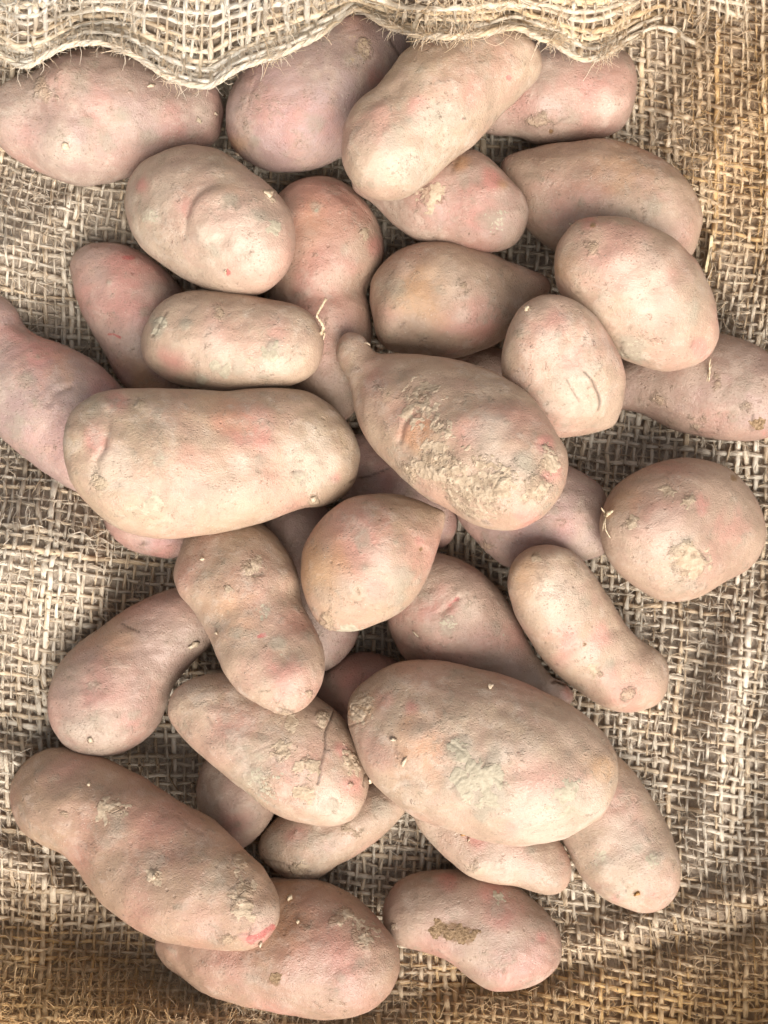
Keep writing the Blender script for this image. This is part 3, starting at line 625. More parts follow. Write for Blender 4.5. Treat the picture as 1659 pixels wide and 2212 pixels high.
class Potato:
    def __init__(self, key):
        self.key = key
        t1, A, t2, B, self.flat = OUT[key]
        Q = smooth_closed(closed_spline([t1] + A + [t2] + B), 7.0)
        i1 = np.argmin(((Q - t1) ** 2).sum(1))
        Q = np.roll(Q, -i1, 0)
        i2 = np.argmin(((Q - t2) ** 2).sum(1))
        self.a = Q[:i2 + 1]
        self.b = np.concatenate([Q[i2:], Q[:1]])[::-1]
        self.outline = Q

    @staticmethod
    def resample(c, t):
        L = np.concatenate([[0], np.cumsum(np.linalg.norm(np.diff(c, axis=0), axis=1))])
        return np.stack([np.interp(t * L[-1], L, c[:, i]) for i in (0, 1)], 1), L[-1]

    def sections(self, n):
        u = np.linspace(0, 1, n)
        t = 0.72 * u + 0.28 * (1 - np.cos(math.pi * u)) / 2
        A, la = self.resample(self.a, t)
        B, lb = self.resample(self.b, t)
        mid = (A + B) / 2
        half = (A - B) / 2
        tg = np.gradient(mid, axis=0)
        tg = np.stack([gauss1(tg[:, i], max(1.0, n * .03)) for i in (0, 1)], 1)
        tg /= np.linalg.norm(tg, axis=1)[:, None] + 1e-9
        w = np.abs(half[:, 0] * tg[:, 1] - half[:, 1] * tg[:, 0])
        w = np.maximum(w, 0.35 * np.linalg.norm(half, axis=1))
        w2_ = gauss1(w ** 2, max(1.0, n * 0.018))
        w2_[0] = w2_[-1] = 0
        w = np.sqrt(np.maximum(w2_, 0))
        L = np.concatenate([[0], np.cumsum(np.linalg.norm(np.diff(mid, axis=0), axis=1))])
        return mid, half, w, L / L[-1], L[-1]

    def surface(self, z0, tilt, n, nt, nb):
        mid, half, w, s, ln = self.sections(n)
        k0 = PX * (D - z0) / D
        zc = z0 + tilt * (s - 0.5) * ln * k0
        th = np.concatenate([np.linspace(0, math.pi, nt, endpoint=False), np.linspace(math.pi, 2 * math.pi, nb, endpoint=False)])
        ppx = mid[:, None, :] + half[:, None, :] * np.cos(th)[None, :, None]
        kk = PX * (D - zc) / D
        x = (ppx[..., 0] - PW / 2) * kk[:, None]
        y = -(ppx[..., 1] - PH / 2) * kk[:, None]
        sn = np.sin(th)
        sn = np.where(sn < 0, sn * 0.88, sn)
        z = zc[:, None] + (w * kk * self.flat)[:, None] * sn[None, :]
        return np.stack([x, y, z], -1), th


# ---- drop the potatoes one after another on the cloth and on each other
CELL = 0.002
GX0, GY0, GN, GM = -0.20, -0.26, 200, 260
HM = np.zeros((GM, GN))
gx = GX0 + (np.arange(GN) + .5) * CELL
gy = GY0 + (np.arange(GM) + .5) * CELL
GXX, GYY = np.meshgrid(gx, gy)
HM[:] = cloth_h(GXX / PX + PW / 2, -GYY / PX + PH / 2) + 0.001
HCL = HM.copy()


def cells(x, y):
    return np.clip(((y - GY0) / CELL).astype(int), 0, GM - 1), np.clip(((x - GX0) / CELL).astype(int), 0, GN - 1)


MAXZ = {'HH': 0.034, 'II': 0.030, 'LL': 0.03, 'MM': .034, 'KK': 0.036}
pots = {}
for key in ORDER:
    p = Potato(key)
    best = None
    for tilt in np.linspace(-0.42, 0.42, 9):
        lo, hi = -0.02, 0.13
        for it in range(13):
            zz = (lo + hi) / 2
            V, th = p.surface(zz, tilt, 40, 2, 18)
            Bv = V[:, 2:][:, np.sin(th[2:]) < -0.45]
            iy, ix = cells(Bv[..., 0], Bv[..., 1])
            pen = (HM[iy, ix] - Bv[..., 2])
            if np.percentile(pen, 99.0) > 0.0015:
                lo = zz
            else:
                hi = zz
        cost = hi + abs(tilt) * 0.012
        if best is None or cost < best[0]:
            best = (cost, hi, tilt)
    p.z0, p.tilt = best[1], best[2]
    pots[key] = p
    V, th = p.surface(p.z0, p.tilt, 150, 90, 2)
    T = V[:, :90].reshape(-1, 3)
    iy, ix = cells(T[:, 0], T[:, 1])
    np.maximum.at(HM, (iy, ix), T[:, 2])


def blob(px, py, cx, cy, r):
    return np.hypot(px - cx, py - cy) / r


def polydist(px, py, pts):
    d = np.full(px.shape, 1e9)
    for (ax, ay), (bx, by) in zip(pts[:-1], pts[1:]):
        vx, vy = bx - ax, by - ay
        L2 = vx * vx + vy * vy + 1e-9
        t = np.clip(((px - ax) * vx + (py - ay) * vy) / L2, 0, 1)
        d = np.minimum(d, np.hypot(px - ax - t * vx, py - ay - t * vy))
    return d


LABEL = {
 'A': "dusty pinkish potato cut off by the left frame edge, half under the frayed left hem",
 'B': "smooth purplish potato tucked under the hem cord, second from the left at the top",
 'C': "long pale waisted potato leaning across two others under the hem, with grey-green stains",
 'D': "pink potato with a small dark hole, at the top right behind the pale waisted one",
 'E': "plain tan potato on the right, behind the rounder one with the grey sunken scar",
 'F': "pink bulbous potato with rough tan flank, poking out under the pale waisted potato",
 'G': "plump greyish potato with a deep curved crease and a pale mottled end, upper left",
 'H': "reddish waisted potato standing between the creased grey one and the teardrop-shaped one",
 'J': "teardrop-shaped tan potato with its point to the right, upper middle",
 'I': "large pinkish potato at right with an oval grey sunken scar near its lower end",
 'K': "egg-shaped potato with two dark curved cracks on its lower half",
 'L': "large crusty potato with a stubby knob like a handle on its upper left end",
 'M': "short capsule-shaped potato with grey mud spots and a dry root on its right end",
 'N': "largest smooth tan potato lying flat at left with a bright red blush at its middle",
 'O': "purplish potato with a red shoulder, cut off by the left frame edge",
 'P': "slim pink potato with a small red nick near its top, left behind the creased one",
 'Q': "rough brownish potato cut off by the right frame edge",
 'R': "round potato at right with a dry root tuft and a tan mud patch",
 'S': "smooth purplish potato wedged between the knobbed potato and the round one",
 'T': "banana-shaped potato with a pink band round its waist, lying right of the middle",
 'U': "heart-shaped reddish potato with its point at upper right, in the centre",
 'V': "tapering potato with a short red slash and a tiny knob at one end",
 'W': "largest oval potato, lower right, with a big grey-green mud patch",
 'X': "long leaning potato with a star-shaped scar and a glowing pink lower end",
 'Y': "bent kidney-shaped potato at left with a thin dark scratch near its upper edge",
 'Z': "knobbly tan potato split by a long dark vertical crack",
 'AA': "long brown potato at lower left with a magenta scraped tip",
 'BB': "brown potato lowest in the heap, with a square orange-brown scab",
 'CC': "smooth pink potato with an oblong rough brown scab, bottom right of the heap",
 'DD': "slender pale potato mostly hidden under the largest oval one, its blunt end showing below",
 'EE': "oblong potato standing upright at lower right with a shiny pale streak and a brown nick",
 'FF': "small plain potato end showing below the split potato, beside the long brown one",
 'GG': "muddy tan potato under the split one, its rounded end by the bare burlap",
 'HH': "deep red-brown potato in the dark gap left of the largest oval potato",
 'II': "shaded purplish potato showing on both sides of the heart-shaped one, deep in the heap",
 'KK': "shaded purple potato with a dark split, between the blushing potato and the knobbed one",
 'LL': "dark sliver of a potato under the teardrop-shaped and egg-shaped ones",
 'MM': "small reddish purple potato peeping out below the largest blushing potato at left",
}

for ki, key in enumerate(ORDER):
    p = pots[key]
    mid, half, w, s, ln = p.sections(80)
    wm = w.max()
    fine = 3.1 if key in ('K', 'Z', 'W', 'L', 'M', 'X', 'V', 'Y') else 4.9
    n = int(np.clip((ln + wm) / fine, 44, 220))
    nt = int(np.clip(math.pi * wm / (fine * 1.04), 32, 150))
    nb = max(16, nt // 3)
    V, th = p.surface(p.z0, p.tilt, n, nt, nb)
    V[0] = V[0].mean(0)
    V[-1] = V[-1].mean(0)
    m = nt + nb
    # normals
    def normals(V):
        du = np.gradient(V, axis=0)
        dv = np.roll(V, -1, 1) - np.roll(V, 1, 1)
        N = np.cross(dv, du)
        N[0] = N[1].mean(0)
        N[-1] = N[-2].mean(0)
        N /= np.linalg.norm(N, axis=-1)[..., None] + 1e-12
        c = V.mean(axis=1, keepdims=True)
        flip = np.sign((N[n // 2] * (V[n // 2] - c[n // 2])).sum())
        return N * flip
    N = normals(V)
    Vc = V - V.mean((0, 1))
    env = sstep(np.minimum(s_ := np.linspace(0, 1, n), 1 - s_) / 0.06)[:, None]
    rim = 0.35 + 0.65 * np.abs(N[..., 2])
    lump = wnoise(Vc, 10, 0.030, 100 + ki) * 0.00055 + wnoise(Vc, 12, 0.012, 300 + ki) * 0.00022 + wnoise(Vc, 14, 0.0050, 500 + ki) * 0.00007
    disp = lump * rim * env
    qx, qy = proj(V[..., 0], V[..., 1], V[..., 2])
    up = sstep((N[..., 2] + 0.05) / 0.2)
    at = {a: np.zeros((n, m)) for a in ('pink', 'grey', 'crust', 'pale', 'orange', 'scar', 'scab', 'crack')}
    warm, purp, pk, gr = LOOK[key]
    big = wnoise(Vc, 9, 0.030, 700 + ki)
    at['pink'] += np.clip(pk * 0.5 + 0.22 * big, 0, 1)
    at['grey'] += np.clip(gr * 0.6 + 0.16 * wnoise(Vc, 9, 0.020, 900 + ki), 0, 1)
    at['pale'] += np.clip(0.16 * wnoise(Vc, 9, 0.018, 950 + ki), 0, 1)
    warpx = wnoise(Vc, 8, 0.010, 40 + ki) * 0.22
    names = {'p': 'pink', 'g': 'grey', 'c': 'crust', 'w': 'pale', 'o': 'orange', 's': 'scar', 'b': 'scab'}
    for mk in MK.get(key, []):
        kind, t, x, y, r = mk[:5]
        st = mk[5] if len(mk) > 5 else 1.0
        cx, cy = tp(t, x, y)
        d = blob(qx, qy, cx, cy, r * TS)
        if kind == 'L':      # a lobe swelling over a crease on its left
            ang = np.clip(-((qx - cx) * 0.93 + (qy - cy) * 0.37) / (np.hypot(qx - cx, qy - cy) + 1e-6), 0, 1)
            wd = 0.30 + 1.1 * (1 - ang ** 0.7)
            disp += st * PX * 0.8 * sstep((1.0 - d) / wd + 0.15) * up * sstep(d * 0 + 1)
            continue
        if kind == 'e':
            disp -= st * PX * 0.8 * np.exp(-(d * 1.25) ** 2) * up
            continue
        dd = d + (warpx if kind not in 'sb' else warpx * 0.7)
        dd = np.maximum(dd, 0)
        wgt = np.clip(1.3 - dd, 0, 1) if kind in 'sb' else np.exp(-(dd / 0.95) ** 2)
        if kind in 'sb':
            wgt = wgt / 1.0
        elif kind in 'gc':
            wgt = np.exp(-(dd / 0.85) ** 2.5)
        a = names[kind]
        at[a] = np.maximum(at[a], np.clip(wgt * st, 0, 1.3) * up)
        if kind == 'g' and st > 1.35:
            disp += 0.00022 * sstep((wgt - .3) / .4) * up
        if kind == 'c':
            disp += 0.00028 * wgt * up * (0.6 + 0.8 * np.abs(wnoise(Vc, 14, 0.0032, 60 + ki)))
    for t, pts, cw, dep, dark in CR.get(key, []):
        d = polydist(qx + 2.2 * warpx * (cw < 30) * 3, qy, [tp(t, *q) for q in pts])
        cwu = max(cw * TS * 0.6, 2.4)
        prof = np.exp(-(d / cwu) ** 2)
        disp -= dep * PX * 0.75 * prof * up
        disp += dep * PX * 0.09 * np.exp(-((d - 2.2 * cwu) / (1.3 * cwu)) ** 2) * up
        if dark > 0:
            at['crack'] = np.maximum(at['crack'], dark * np.exp(-(d / max(cwu * 0.6, 2.3)) ** 2) * up)
    for t, pts, wdt, st in SL.get(key, []):
        d = polydist(qx + 3 * warpx, qy + 4 * warpx, [tp(t, *q) for q in pts])
        at['scar'] = np.maximum(at['scar'], st * np.exp(-(d / (wdt * TS)) ** 2) * up)
    V = V + N * disp[..., None]
    # remember the visible surface for placing small parts
    p.V, p.N = V, normals(V)
    p.q = np.stack(proj(V[..., 0], V[..., 1], V[..., 2]), -1)
    # mesh: rings 1..n-2 plus two poles
    ctr = V.mean((0, 1))
    ctr[2] = V[..., 2].min()
    ring = V[1:-1].reshape(-1, 3)
    verts = np.concatenate([ring, V[0, :1], V[-1, :1]]) - ctr
    nr = n - 2
    i = np.arange(nr - 1)[:, None] * m
    j = np.arange(m)[None, :]
    jn = (j + 1) % m
    quads = np.stack([i + j, i + m + j, i + m + jn, i + jn], -1).reshape(-1, 4)
    j = np.arange(m)
    jn = (j + 1) % m
    p0, p1 = nr * m, nr * m + 1
    tr1 = np.stack([np.full(m, p0), j, jn], 1)
    b = (nr - 1) * m
    tr2 = np.stack([np.full(m, p1), b + jn, b + j], 1)
    fl = (np.cross(verts[quads[:, 1]] - verts[quads[:, 0]], verts[quads[:, 2]] - verts[quads[:, 0]]) * p.N[1:-1].reshape(-1, 3)[quads[:, 0]]).sum()
    if fl < 0:
        quads, tr1, tr2 = quads[:, ::-1], tr1[:, ::-1], tr2[:, ::-1]
    att = {a: np.concatenate([v[1:-1].ravel(), v[0, :1], v[-1, :1]]) for a, v in at.items()}
    nv = len(verts)
    att['warm'] = np.full(nv, warm)
    att['purp'] = np.full(nv, purp)
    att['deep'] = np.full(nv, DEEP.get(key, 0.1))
    att['seed'] = np.full(nv, ki * 0.73 + 0.2)
    me = build_mesh("potato", verts, [quads, tr1, tr2], att)
    o = obj("potato", me, M_POTATO, loc=ctr)
    o['label'] = LABEL[key]
    o['category'] = 'potato'
    o['group'] = 'potatoes heaped on the burlap'
    p.obj, p.ctr = o, ctr


def on_potato(key, t, x, y):
    p = pots[key]
    cx, cy = tp(t, x, y)
    d = (p.q[..., 0] - cx) ** 2 + (p.q[..., 1] - cy) ** 2 + np.where(p.N[..., 2] < 0.0, 1e9, 0)
    i = np.unravel_index(np.argmin(d), d.shape)
    return p.V[i], p.N[i]


def tube_mesh(name, pts, rad, sides=6, attrs=False):
    pts = np.array(pts, float)
    n = len(pts)
    rad = np.broadcast_to(np.array(rad, float), (n,))
    tg = np.gradient(pts, axis=0)
    tg /= np.linalg.norm(tg, axis=1)[:, None] + 1e-12
    ref = np.array([0.0, 0.3, 1.0])
    s1 = np.cross(tg, ref)
    s1 /= np.linalg.norm(s1, axis=1)[:, None] + 1e-12
    s2 = np.cross(s1, tg)
    a = np.linspace(0, 2 * math.pi, sides, endpoint=False)
    V = pts[:, None] + rad[:, None, None] * (np.cos(a)[None, :, None] * s1[:, None] + np.sin(a)[None, :, None] * s2[:, None])
    i = np.arange(n - 1)[:, None] * sides
    j = np.arange(sides)[None]
    jn = (j + 1) % sides
    q = np.stack([i + j, i + jn, i + sides + jn, i + sides + j], -1).reshape(-1, 4)
    V = V.reshape(-1, 3)
    caps = [np.arange(sides)[::-1][None], (np.arange(sides) + (n - 1) * sides)[None]]
    return build_mesh(name, V, [q] + caps)


def flake(key, t, x, y, r, mat, name, thick=0.0004, lift=0.0004, aspect=1.0, rot=None, seed=0):
    """small ragged plate lying on a potato, slightly bent away from it"""
    if mat is M_MUD:
        thick, lift = thick * 0.45, lift * 0.5
    p = pots[key]
    c, nrm = on_potato(key, t, x, y)
    g = np.random.default_rng(int(x * 7 + y * 3 + seed))
    k = 9
    a = np.linspace(0, 2 * math.pi, k, endpoint=False)
    rr = r * TS * PX * 0.82 * g.uniform(0.55, 1.15, k)
    t1 = np.cross(nrm, [0, 1, 0.2]); t1 /= np.linalg.norm(t1)
    t2 = np.cross(nrm, t1)
    ro = g.uniform(0, 6.28) if rot is None else rot
    e1 = math.cos(ro) * t1 + math.sin(ro) * t2
    e2 = -math.sin(ro) * t1 + math.cos(ro) * t2
    ed = c + rr[:, None] * (np.cos(a)[:, None] * e1 + aspect * np.sin(a)[:, None] * e2) + nrm * (lift * g.uniform(0.0, 1.6, k))[:, None]
    top = np.concatenate([[c + nrm * (lift + thick)], ed + nrm * thick])
    bot = ed - nrm * 0.0004
    V = np.concatenate([top, bot]) - p.ctr
    j = np.arange(k)
    jn = (j + 1) % k
    f1 = np.stack([np.zeros(k, int), 1 + j, 1 + jn], 1)
    f2 = np.stack([1 + j, 1 + k + j, 1 + k + jn, 1 + jn], 1)
    f3 = (1 + k + j)[::-1][None]
    me = build_mesh(name, V, [f1, f2, f3], smooth=False)
    return obj(name, me, mat, p.obj)


def root(key, t, pts, rads, lifts, mat=M_ROOT, name="dry_root"):
    p = pots[key]
    c, nrm = on_potato(key, t, *pts[0])
    out = []
    for (x, y), l in zip(pts, lifts):
        ux, uy = tp(t, x, y)
        z = c[2] + l
        wx, wy = w2(ux, uy, z)
        out.append(np.array([wx, wy, z]) - p.ctr)
    P = np.array(out)
    tt = np.linspace(0, len(P) - 1, (len(P) - 1) * 4 + 1)
    Q = np.stack([np.interp(tt, np.arange(len(P)), P[:, i]) for i in range(3)], 1)
    for _ in range(2):
        Q[1:-1] = (Q[:-2] + 2 * Q[1:-1] + Q[2:]) / 4
    rr = np.interp(tt, np.arange(len(P)), np.array(rads)) * PX
    rr = rr * (1 + 0.25 * np.sin(np.arange(len(rr)) * 2.3))
    return obj(name, tube_mesh(name, Q, rr), mat, p.obj)


root('M', 5, [(535, 440), (552, 405), (535, 372), (510, 345), (530, 310), (563, 252)], [3.4, 3.0, 2.6, 2.2, 2.3, 2.8], [0.0, .003, .005, .006, .0075, .009])
root('M', 5, [(540, 440), (558, 430), (548, 470)], [3, 2, 1], [0.0, .003, .001])
root('R', 9, [(800, 70), (822, 55), (840, 45)], [5, 4, 2], [0, .004, .005])
root('R', 9, [(805, 60), (795, 100), (800, 150), (825, 190)], [2.2, 1.6, 1.3, .9], [.001, .005, .005, .003])
root('R', 9, [(805, 60), (790, 110), (785, 150)], [2.0, 1.4, .9], [.001, .004, .002])
root('R', 9, [(800, 60), (783, 42), (778, 30)], [2.2, 1.5, 1], [.001, .003, .004])
root('Q', 6, [(1345, 690), (1352, 640), (1348, 600), (1356, 570)], [1.2, 1.8, 2.0, 1.1], [.0, .0012, .0018, .002])
root('Q', 6, [(1335, 690), (1345, 640), (1362, 600)], [.8, 1.3, 1.0], [.0, .001, .0015])
root('J', 5, [(870, 505), (850, 510), (832, 500)], [4, 6, 2], [0, .002, .004], M_FLAKE)
root('J', 5, [(868, 510), (848, 518), (838, 525)], [3, 4, 1.5], [0, .001, .002], M_FLAKE)
root('L', 5, [(770, 485), (785, 488), (797, 500)], [2, 2, 1], [0, .002, .001], M_FLAKE)
for a in [('A', 1, 800, 455, 32, M_FLAKE, "skin_flake", .0002, .0006, .35, 0.2), ('A', 1, 340, 775, 30, M_FLAKE, "skin_flake", .0003, .0004, .8, None),
          ('A', 1, 1050, 640, 26, M_FLAKE, "skin_flake", .0002, .0006, .7, None), ('A', 1, 1135, 600, 14, M_FLAKE, "skin_flake", .0003, .0006, .7, None),
          ('G', 1, 1425, 1025, 40, M_FLAKE, "skin_flake", .0002, .0006, .8, None), 
          ('G', 1, 1192, 1440, 14, M_FLAKE, "skin_flake", .0002, .0008, .35, 1.3),
          ('N', 5, 500, 1310, 26, M_FLAKE, "skin_flake", .0002, .0006, .8, None), ('W', 8, 1430, 980, 17, M_FLAKE, "skin_flake", .0006, .0008, .9, None),
          ('W', 8, 925, 1255, 26, M_FLAKE, "skin_flake", .0002, .0006, .4, .3), ('W', 8, 978, 1370, 36, M_FLAKE, "skin_flake", .0002, .0006, .25, 1.2),
          ('X', 7, 1070, 308, 16, M_FLAKE, "skin_flake", .0005, .0006, .8, None), ('X', 7, 1147, 690, 13, M_FLAKE, "skin_flake", .0005, .0006, .7, None),
          ('Y', 7, 1025, 755, 42, M_FLAKE, "skin_flake", .0002, .0010, .45, .1), ('Y', 7, 480, 1255, 16, M_FLAKE, "skin_flake", .0004, .0005, .8, None),
          ('AA', 10, 470, 397, 13, M_FLAKE, "skin_flake", .0005, .0006, .8, None), ('AA', 10, 1370, 1230, 18, M_FLAKE, "skin_flake", .0005, .0008, .6, None),
          ('AA', 10, 820, 885, 14, M_FLAKE, "skin_flake", .0004, .0006, .8, None), ('BB', 11, 370, 1000, 22, M_ROOT, "soil_crumb", .0012, .0006, .8, None),
          ('BB', 11, 418, 1125, 13, M_ROOT, "soil_crumb", .0006, .0005, .8, None),
          ('EE', 12, 968, 965, 20, M_BARK, "bark_bit", .0004, .0006, .6, .4), ('E', 3, 622, 1180, 24, M_FLAKE, "skin_flake", .0003, .0005, .25, -.6),
          ('DD', 12, 60, 655, 40, M_BARK, "bark_bit", .0005, .0008, .35, .2), ('DD', 12, 75, 685, 16, M_FLAKE, "skin_flake", .0004, .0008, .4, 1.2),
          ('Z', 8, 795, 1478, 22, M_FLAKE, "skin_flake", .0004, .0008, .6, None), ('K', 6, 385, 305, 17, M_FLAKE, "skin_flake", .0005, .0006, .7, None),
          ('V', 8, 1040, 700, 28, M_FLAKE, "skin_flake", .0002, .0003, .3, -.8),
          ('B', 2, 100, 815, 16, M_FLAKE, "skin_flake", .0003, .0006, .5, None)]:
    flake(*a[:7], thick=a[7], lift=a[8], aspect=a[9], rot=a[10])


def patch(key, blobs, mat, name, thick, label=None, seed=0, rag=0.30):
    """a cake of dirt that follows the potato's own surface, raised above it with a ragged border"""
    p = pots[key]
    B = [(*tp(t, x, y), r * TS) for t, x, y, r in blobs]
    q = p.q
    d = np.min([np.hypot(q[..., 0] - a, q[..., 1] - b) / r for a, b, r in B], axis=0)
    hit = (d < 1.5) & (p.N[..., 2] > 0.02)
    if not hit.any():
        return None
    ii, jj = np.nonzero(hit)
    i0, i1, j0, j1 = max(ii.min() - 1, 0), min(ii.max() + 1, q.shape[0] - 1), max(jj.min() - 1, 0), min(jj.max() + 1, q.shape[1] - 1)
    up = 3

    def ups(A):
        ni, nj = i1 - i0 + 1, j1 - j0 + 1
        A = A[i0:i1 + 1, j0:j1 + 1]
        a = np.linspace(0, ni - 1, (ni - 1) * up + 1)
        b = np.linspace(0, nj - 1, (nj - 1) * up + 1)
        a0 = np.minimum(a.astype(int), ni - 2); fa = (a - a0)[:, None, None]
        b0 = np.minimum(b.astype(int), nj - 2); fb = (b - b0)[None, :, None]
        return (A[a0][:, b0] * (1 - fa) + A[a0 + 1][:, b0] * fa) * (1 - fb) + (A[a0][:, b0 + 1] * (1 - fa) + A[a0 + 1][:, b0 + 1] * fa) * fb
    V, N = ups(p.V), ups(p.N)
    qx, qy = proj(V[..., 0], V[..., 1], V[..., 2])
    d = np.min([np.hypot(qx - a, qy - b) / r for a, b, r in B], axis=0)
    sd = int(B[0][0] * 3 + B[0][1]) + seed
    f = 1 - d + rag * wnoise(V, 9, 0.0075, sd) + rag * 0.75 * wnoise(V, 10, 0.0030, sd + 1) + rag * 0.4 * wnoise(V, 10, 0.0014, sd + 2)
    h = thick * sstep(f / 0.10) * (0.8 + 0.2 * np.abs(wnoise(V, 10, 0.0028, sd + 3))) - 0.00018
    W = V + N * h[..., None]
    a, b = W.shape[:2]
    i = np.arange(a - 1)[:, None] * b
    j = np.arange(b - 1)[None]
    F = np.stack([i + j, i + b + j, i + b + j + 1, i + j + 1], -1).reshape(-1, 4)
    ff = f.ravel()
    F = F[(ff[F].max(1) > -0.03)]
    if len(F) < 4:
        return None
    if (np.cross(W.reshape(-1, 3)[F[:, 1]] - W.reshape(-1, 3)[F[:, 0]], W.reshape(-1, 3)[F[:, 2]] - W.reshape(-1, 3)[F[:, 0]]) * N.reshape(-1, 3)[F[:, 0]]).sum() < 0:
        F = F[:, ::-1]
    used = np.unique(F)
    mp = np.zeros(a * b, int)
    mp[used] = np.arange(len(used))
    o = obj(name, build_mesh(name, W.reshape(-1, 3)[used] - p.ctr, [mp[F]]), mat, p.obj)
    if label:
        o['label'] = label
    return o


M_CAKE = plain("mud_cake", (0.320, 0.268, 0.190), (0.425, 0.362, 0.265), 0.8, 420, 0.0006, 0.25)
M_SOIL = plain("tan_soil", (0.320, 0.232, 0.155), (0.475, 0.365, 0.258), 0.85, 330, 0.0009, 0.2)
M_SCAB = plain("rough_scab", (0.125, 0.072, 0.034), (0.34, 0.225, 0.130), 0.8, 900, 0.0010, 0.25)
patch('W', [(11, 1310, 380, 85), (11, 1420, 385, 100), (11, 1340, 310, 50)], M_CAKE, "dried_mud", 0.00034)
patch('W', [(11, 1240, 190, 45), (11, 1275, 235, 50)], M_CAKE, "dried_mud", 0.00027)
patch('W', [(12, 590, 390, 50), (12, 575, 490, 55), (12, 610, 450, 40)], M_CAKE, "dried_mud", 0.00024, rag=.5)
patch('W', [(8, 745, 1050, 48), (8, 735, 1120, 50)], M_SOIL, "stem_scar", 0.00027)
patch('M', [(4, 1425, 542, 36), (4, 1452, 500, 26), (4, 1400, 522, 20)], M_CAKE, "dried_mud", 0.00024)
patch('M', [(4, 1190, 628, 36)], M_CAKE, "dried_mud", 0.00027, rag=.2)
patch('M', [(4, 1140, 603, 26)], M_CAKE, "dried_mud", 0.00024)
patch('M', [(4, 1055, 692, 30)], M_CAKE, "dried_mud", 0.00020)
patch('M', [(4, 1325, 568, 26)], M_CAKE, "dried_mud", 0.00020)
patch('M', [(4, 850, 375, 26), (4, 825, 430, 24)], M_CAKE, "dried_mud", 0.00024)
patch('N', [(4, 805, 1340, 56)], M_CAKE, "dried_mud", 0.00024)
patch('N', [(4, 1588, 1205, 42)], M_CAKE, "dried_mud", 0.00024)
patch('N', [(4, 850, 1105, 42)], M_CAKE, "dried_mud", 0.00016, rag=.5)
patch('R', [(9, 1215, 300, 55), (9, 1285, 325, 55), (9, 1240, 250, 35)], M_SOIL, "dried_soil", 0.00041, rag=.4)
patch('R', [(6, 1130, 1275, 36)], M_SOIL, "dried_soil", 0.00034, rag=.45)
patch('R', [(6, 1235, 1330, 26)], M_SOIL, "dried_soil", 0.00031, rag=.5)
patch('R', [(6, 940, 1440, 26)], M_SOIL, "dried_soil", 0.00031, rag=.5)
patch('L', [(5, 1350, 1230, 95), (5, 1430, 1290, 75)], M_SOIL, "dried_soil", 0.00034, rag=.75)
patch('L', [(5, 1190, 1100, 85), (5, 1100, 1150, 60)], M_SOIL, "dried_soil", 0.00031, rag=.8)
patch('L', [(6, 210, 1220, 70), (6, 280, 1240, 50)], M_SOIL, "dried_soil", 0.00031, rag=.75)
patch('L', [(6, 510, 1110, 45)], M_SOIL, "dried_soil", 0.00031, rag=.6)
patch('L', [(5, 1060, 790, 70), (5, 985, 850, 40)], M_SOIL, "dried_soil", 0.00027, rag=.75)
patch('L', [(5, 1165, 930, 42)], M_SOIL, "dried_soil", 0.00027, rag=.6)
patch('L', [(6, 430, 1275, 46)], M_SOIL, "dried_soil", 0.00027, rag=.7)
patch('CC', [(11, 1150, 1160, 38), (11, 1215, 1175, 46), (11, 1290, 1185, 46), (11, 1345, 1195, 36)], M_SCAB, "rough_scab", 0.00031, "oblong rough brown scab", rag=.28)
patch('BB', [(11, 300, 1415, 36)], M_SCAB, "rough_scab", 0.00027, "square orange-brown scab", rag=.22)
patch('Q', [(6, 1600, 915, 38)], M_SCAB, "rough_scab", 0.00027, rag=.25)
for b in [(8, 330, 1320, 44), (8, 478, 1390, 46), (8, 690, 1370, 44), (8, 445, 1540, 40), (8, 540, 1150, 30), (8, 365, 1160, 30)]:
    patch('Z', [b], M_SOIL, "dried_soil", 0.00034, rag=.55)
patch('Z', [(8, 230, 1480, 70)], M_CAKE, "dried_mud", 0.00020, rag=.6)
patch('EE', [(12, 1040, 782, 40)], M_CAKE, "dried_mud", 0.00020, rag=.25)
patch('EE', [(12, 770, 775, 36)], M_CAKE, "dried_mud", 0.00019, rag=.4)
patch('X', [(8, 240, 570, 34)], M_CAKE, "dried_mud", 0.00017, rag=.4)
patch('X', [(8, 330, 742, 42), (8, 300, 725, 24)], M_CAKE, "dried_mud", 0.00015, rag=.5)
patch('X', [(7, 1205, 465, 24)], M_SOIL, "dried_soil", 0.00031, rag=.3)
patch('X', [(8, 180, 350, 42)], M_SOIL, "star_scar", 0.00020, rag=.9)
patch('V', [(8, 1195, 650, 40), (8, 1215, 625, 22)], M_CAKE, "dried_mud", 0.00020, rag=.35)
patch('V', [(8, 1490, 690, 34)], M_CAKE, "dried_mud", 0.00017, rag=.4)
patch('G', [(1, 800, 1145, 38)], M_CAKE, "dried_mud", 0.00020, rag=.35)
patch('G', [(1, 1452, 1205, 34), (1, 1425, 1215, 20)], M_CAKE, "dried_mud", 0.00024, rag=.35)
patch('G', [(1, 1425, 1030, 28)], M_SOIL, "dried_soil", 0.00031, rag=.4)
patch('U', [(8, 700, 675, 40), (8, 650, 680, 25)], M_CAKE, "dried_mud", 0.00024, rag=.3)
patch('U', [(8, 935, 440, 60), (8, 985, 400, 40)], M_CAKE, "dried_mud", 0.00015, rag=.7)
patch('AA', [(10, 1290, 1065, 42)], M_SOIL, "dried_soil", 0.00031, rag=.45)
patch('AA', [(10, 600, 525, 52), (10, 560, 560, 30)], M_SOIL, "dried_soil", 0.00024, rag=.7)
patch('AA', [(10, 820, 885, 34)], M_SOIL, "dried_soil", 0.00031, rag=.6)
patch('AA', [(10, 1285, 945, 45)], M_SOIL, "dried_soil", 0.00027, rag=.7)
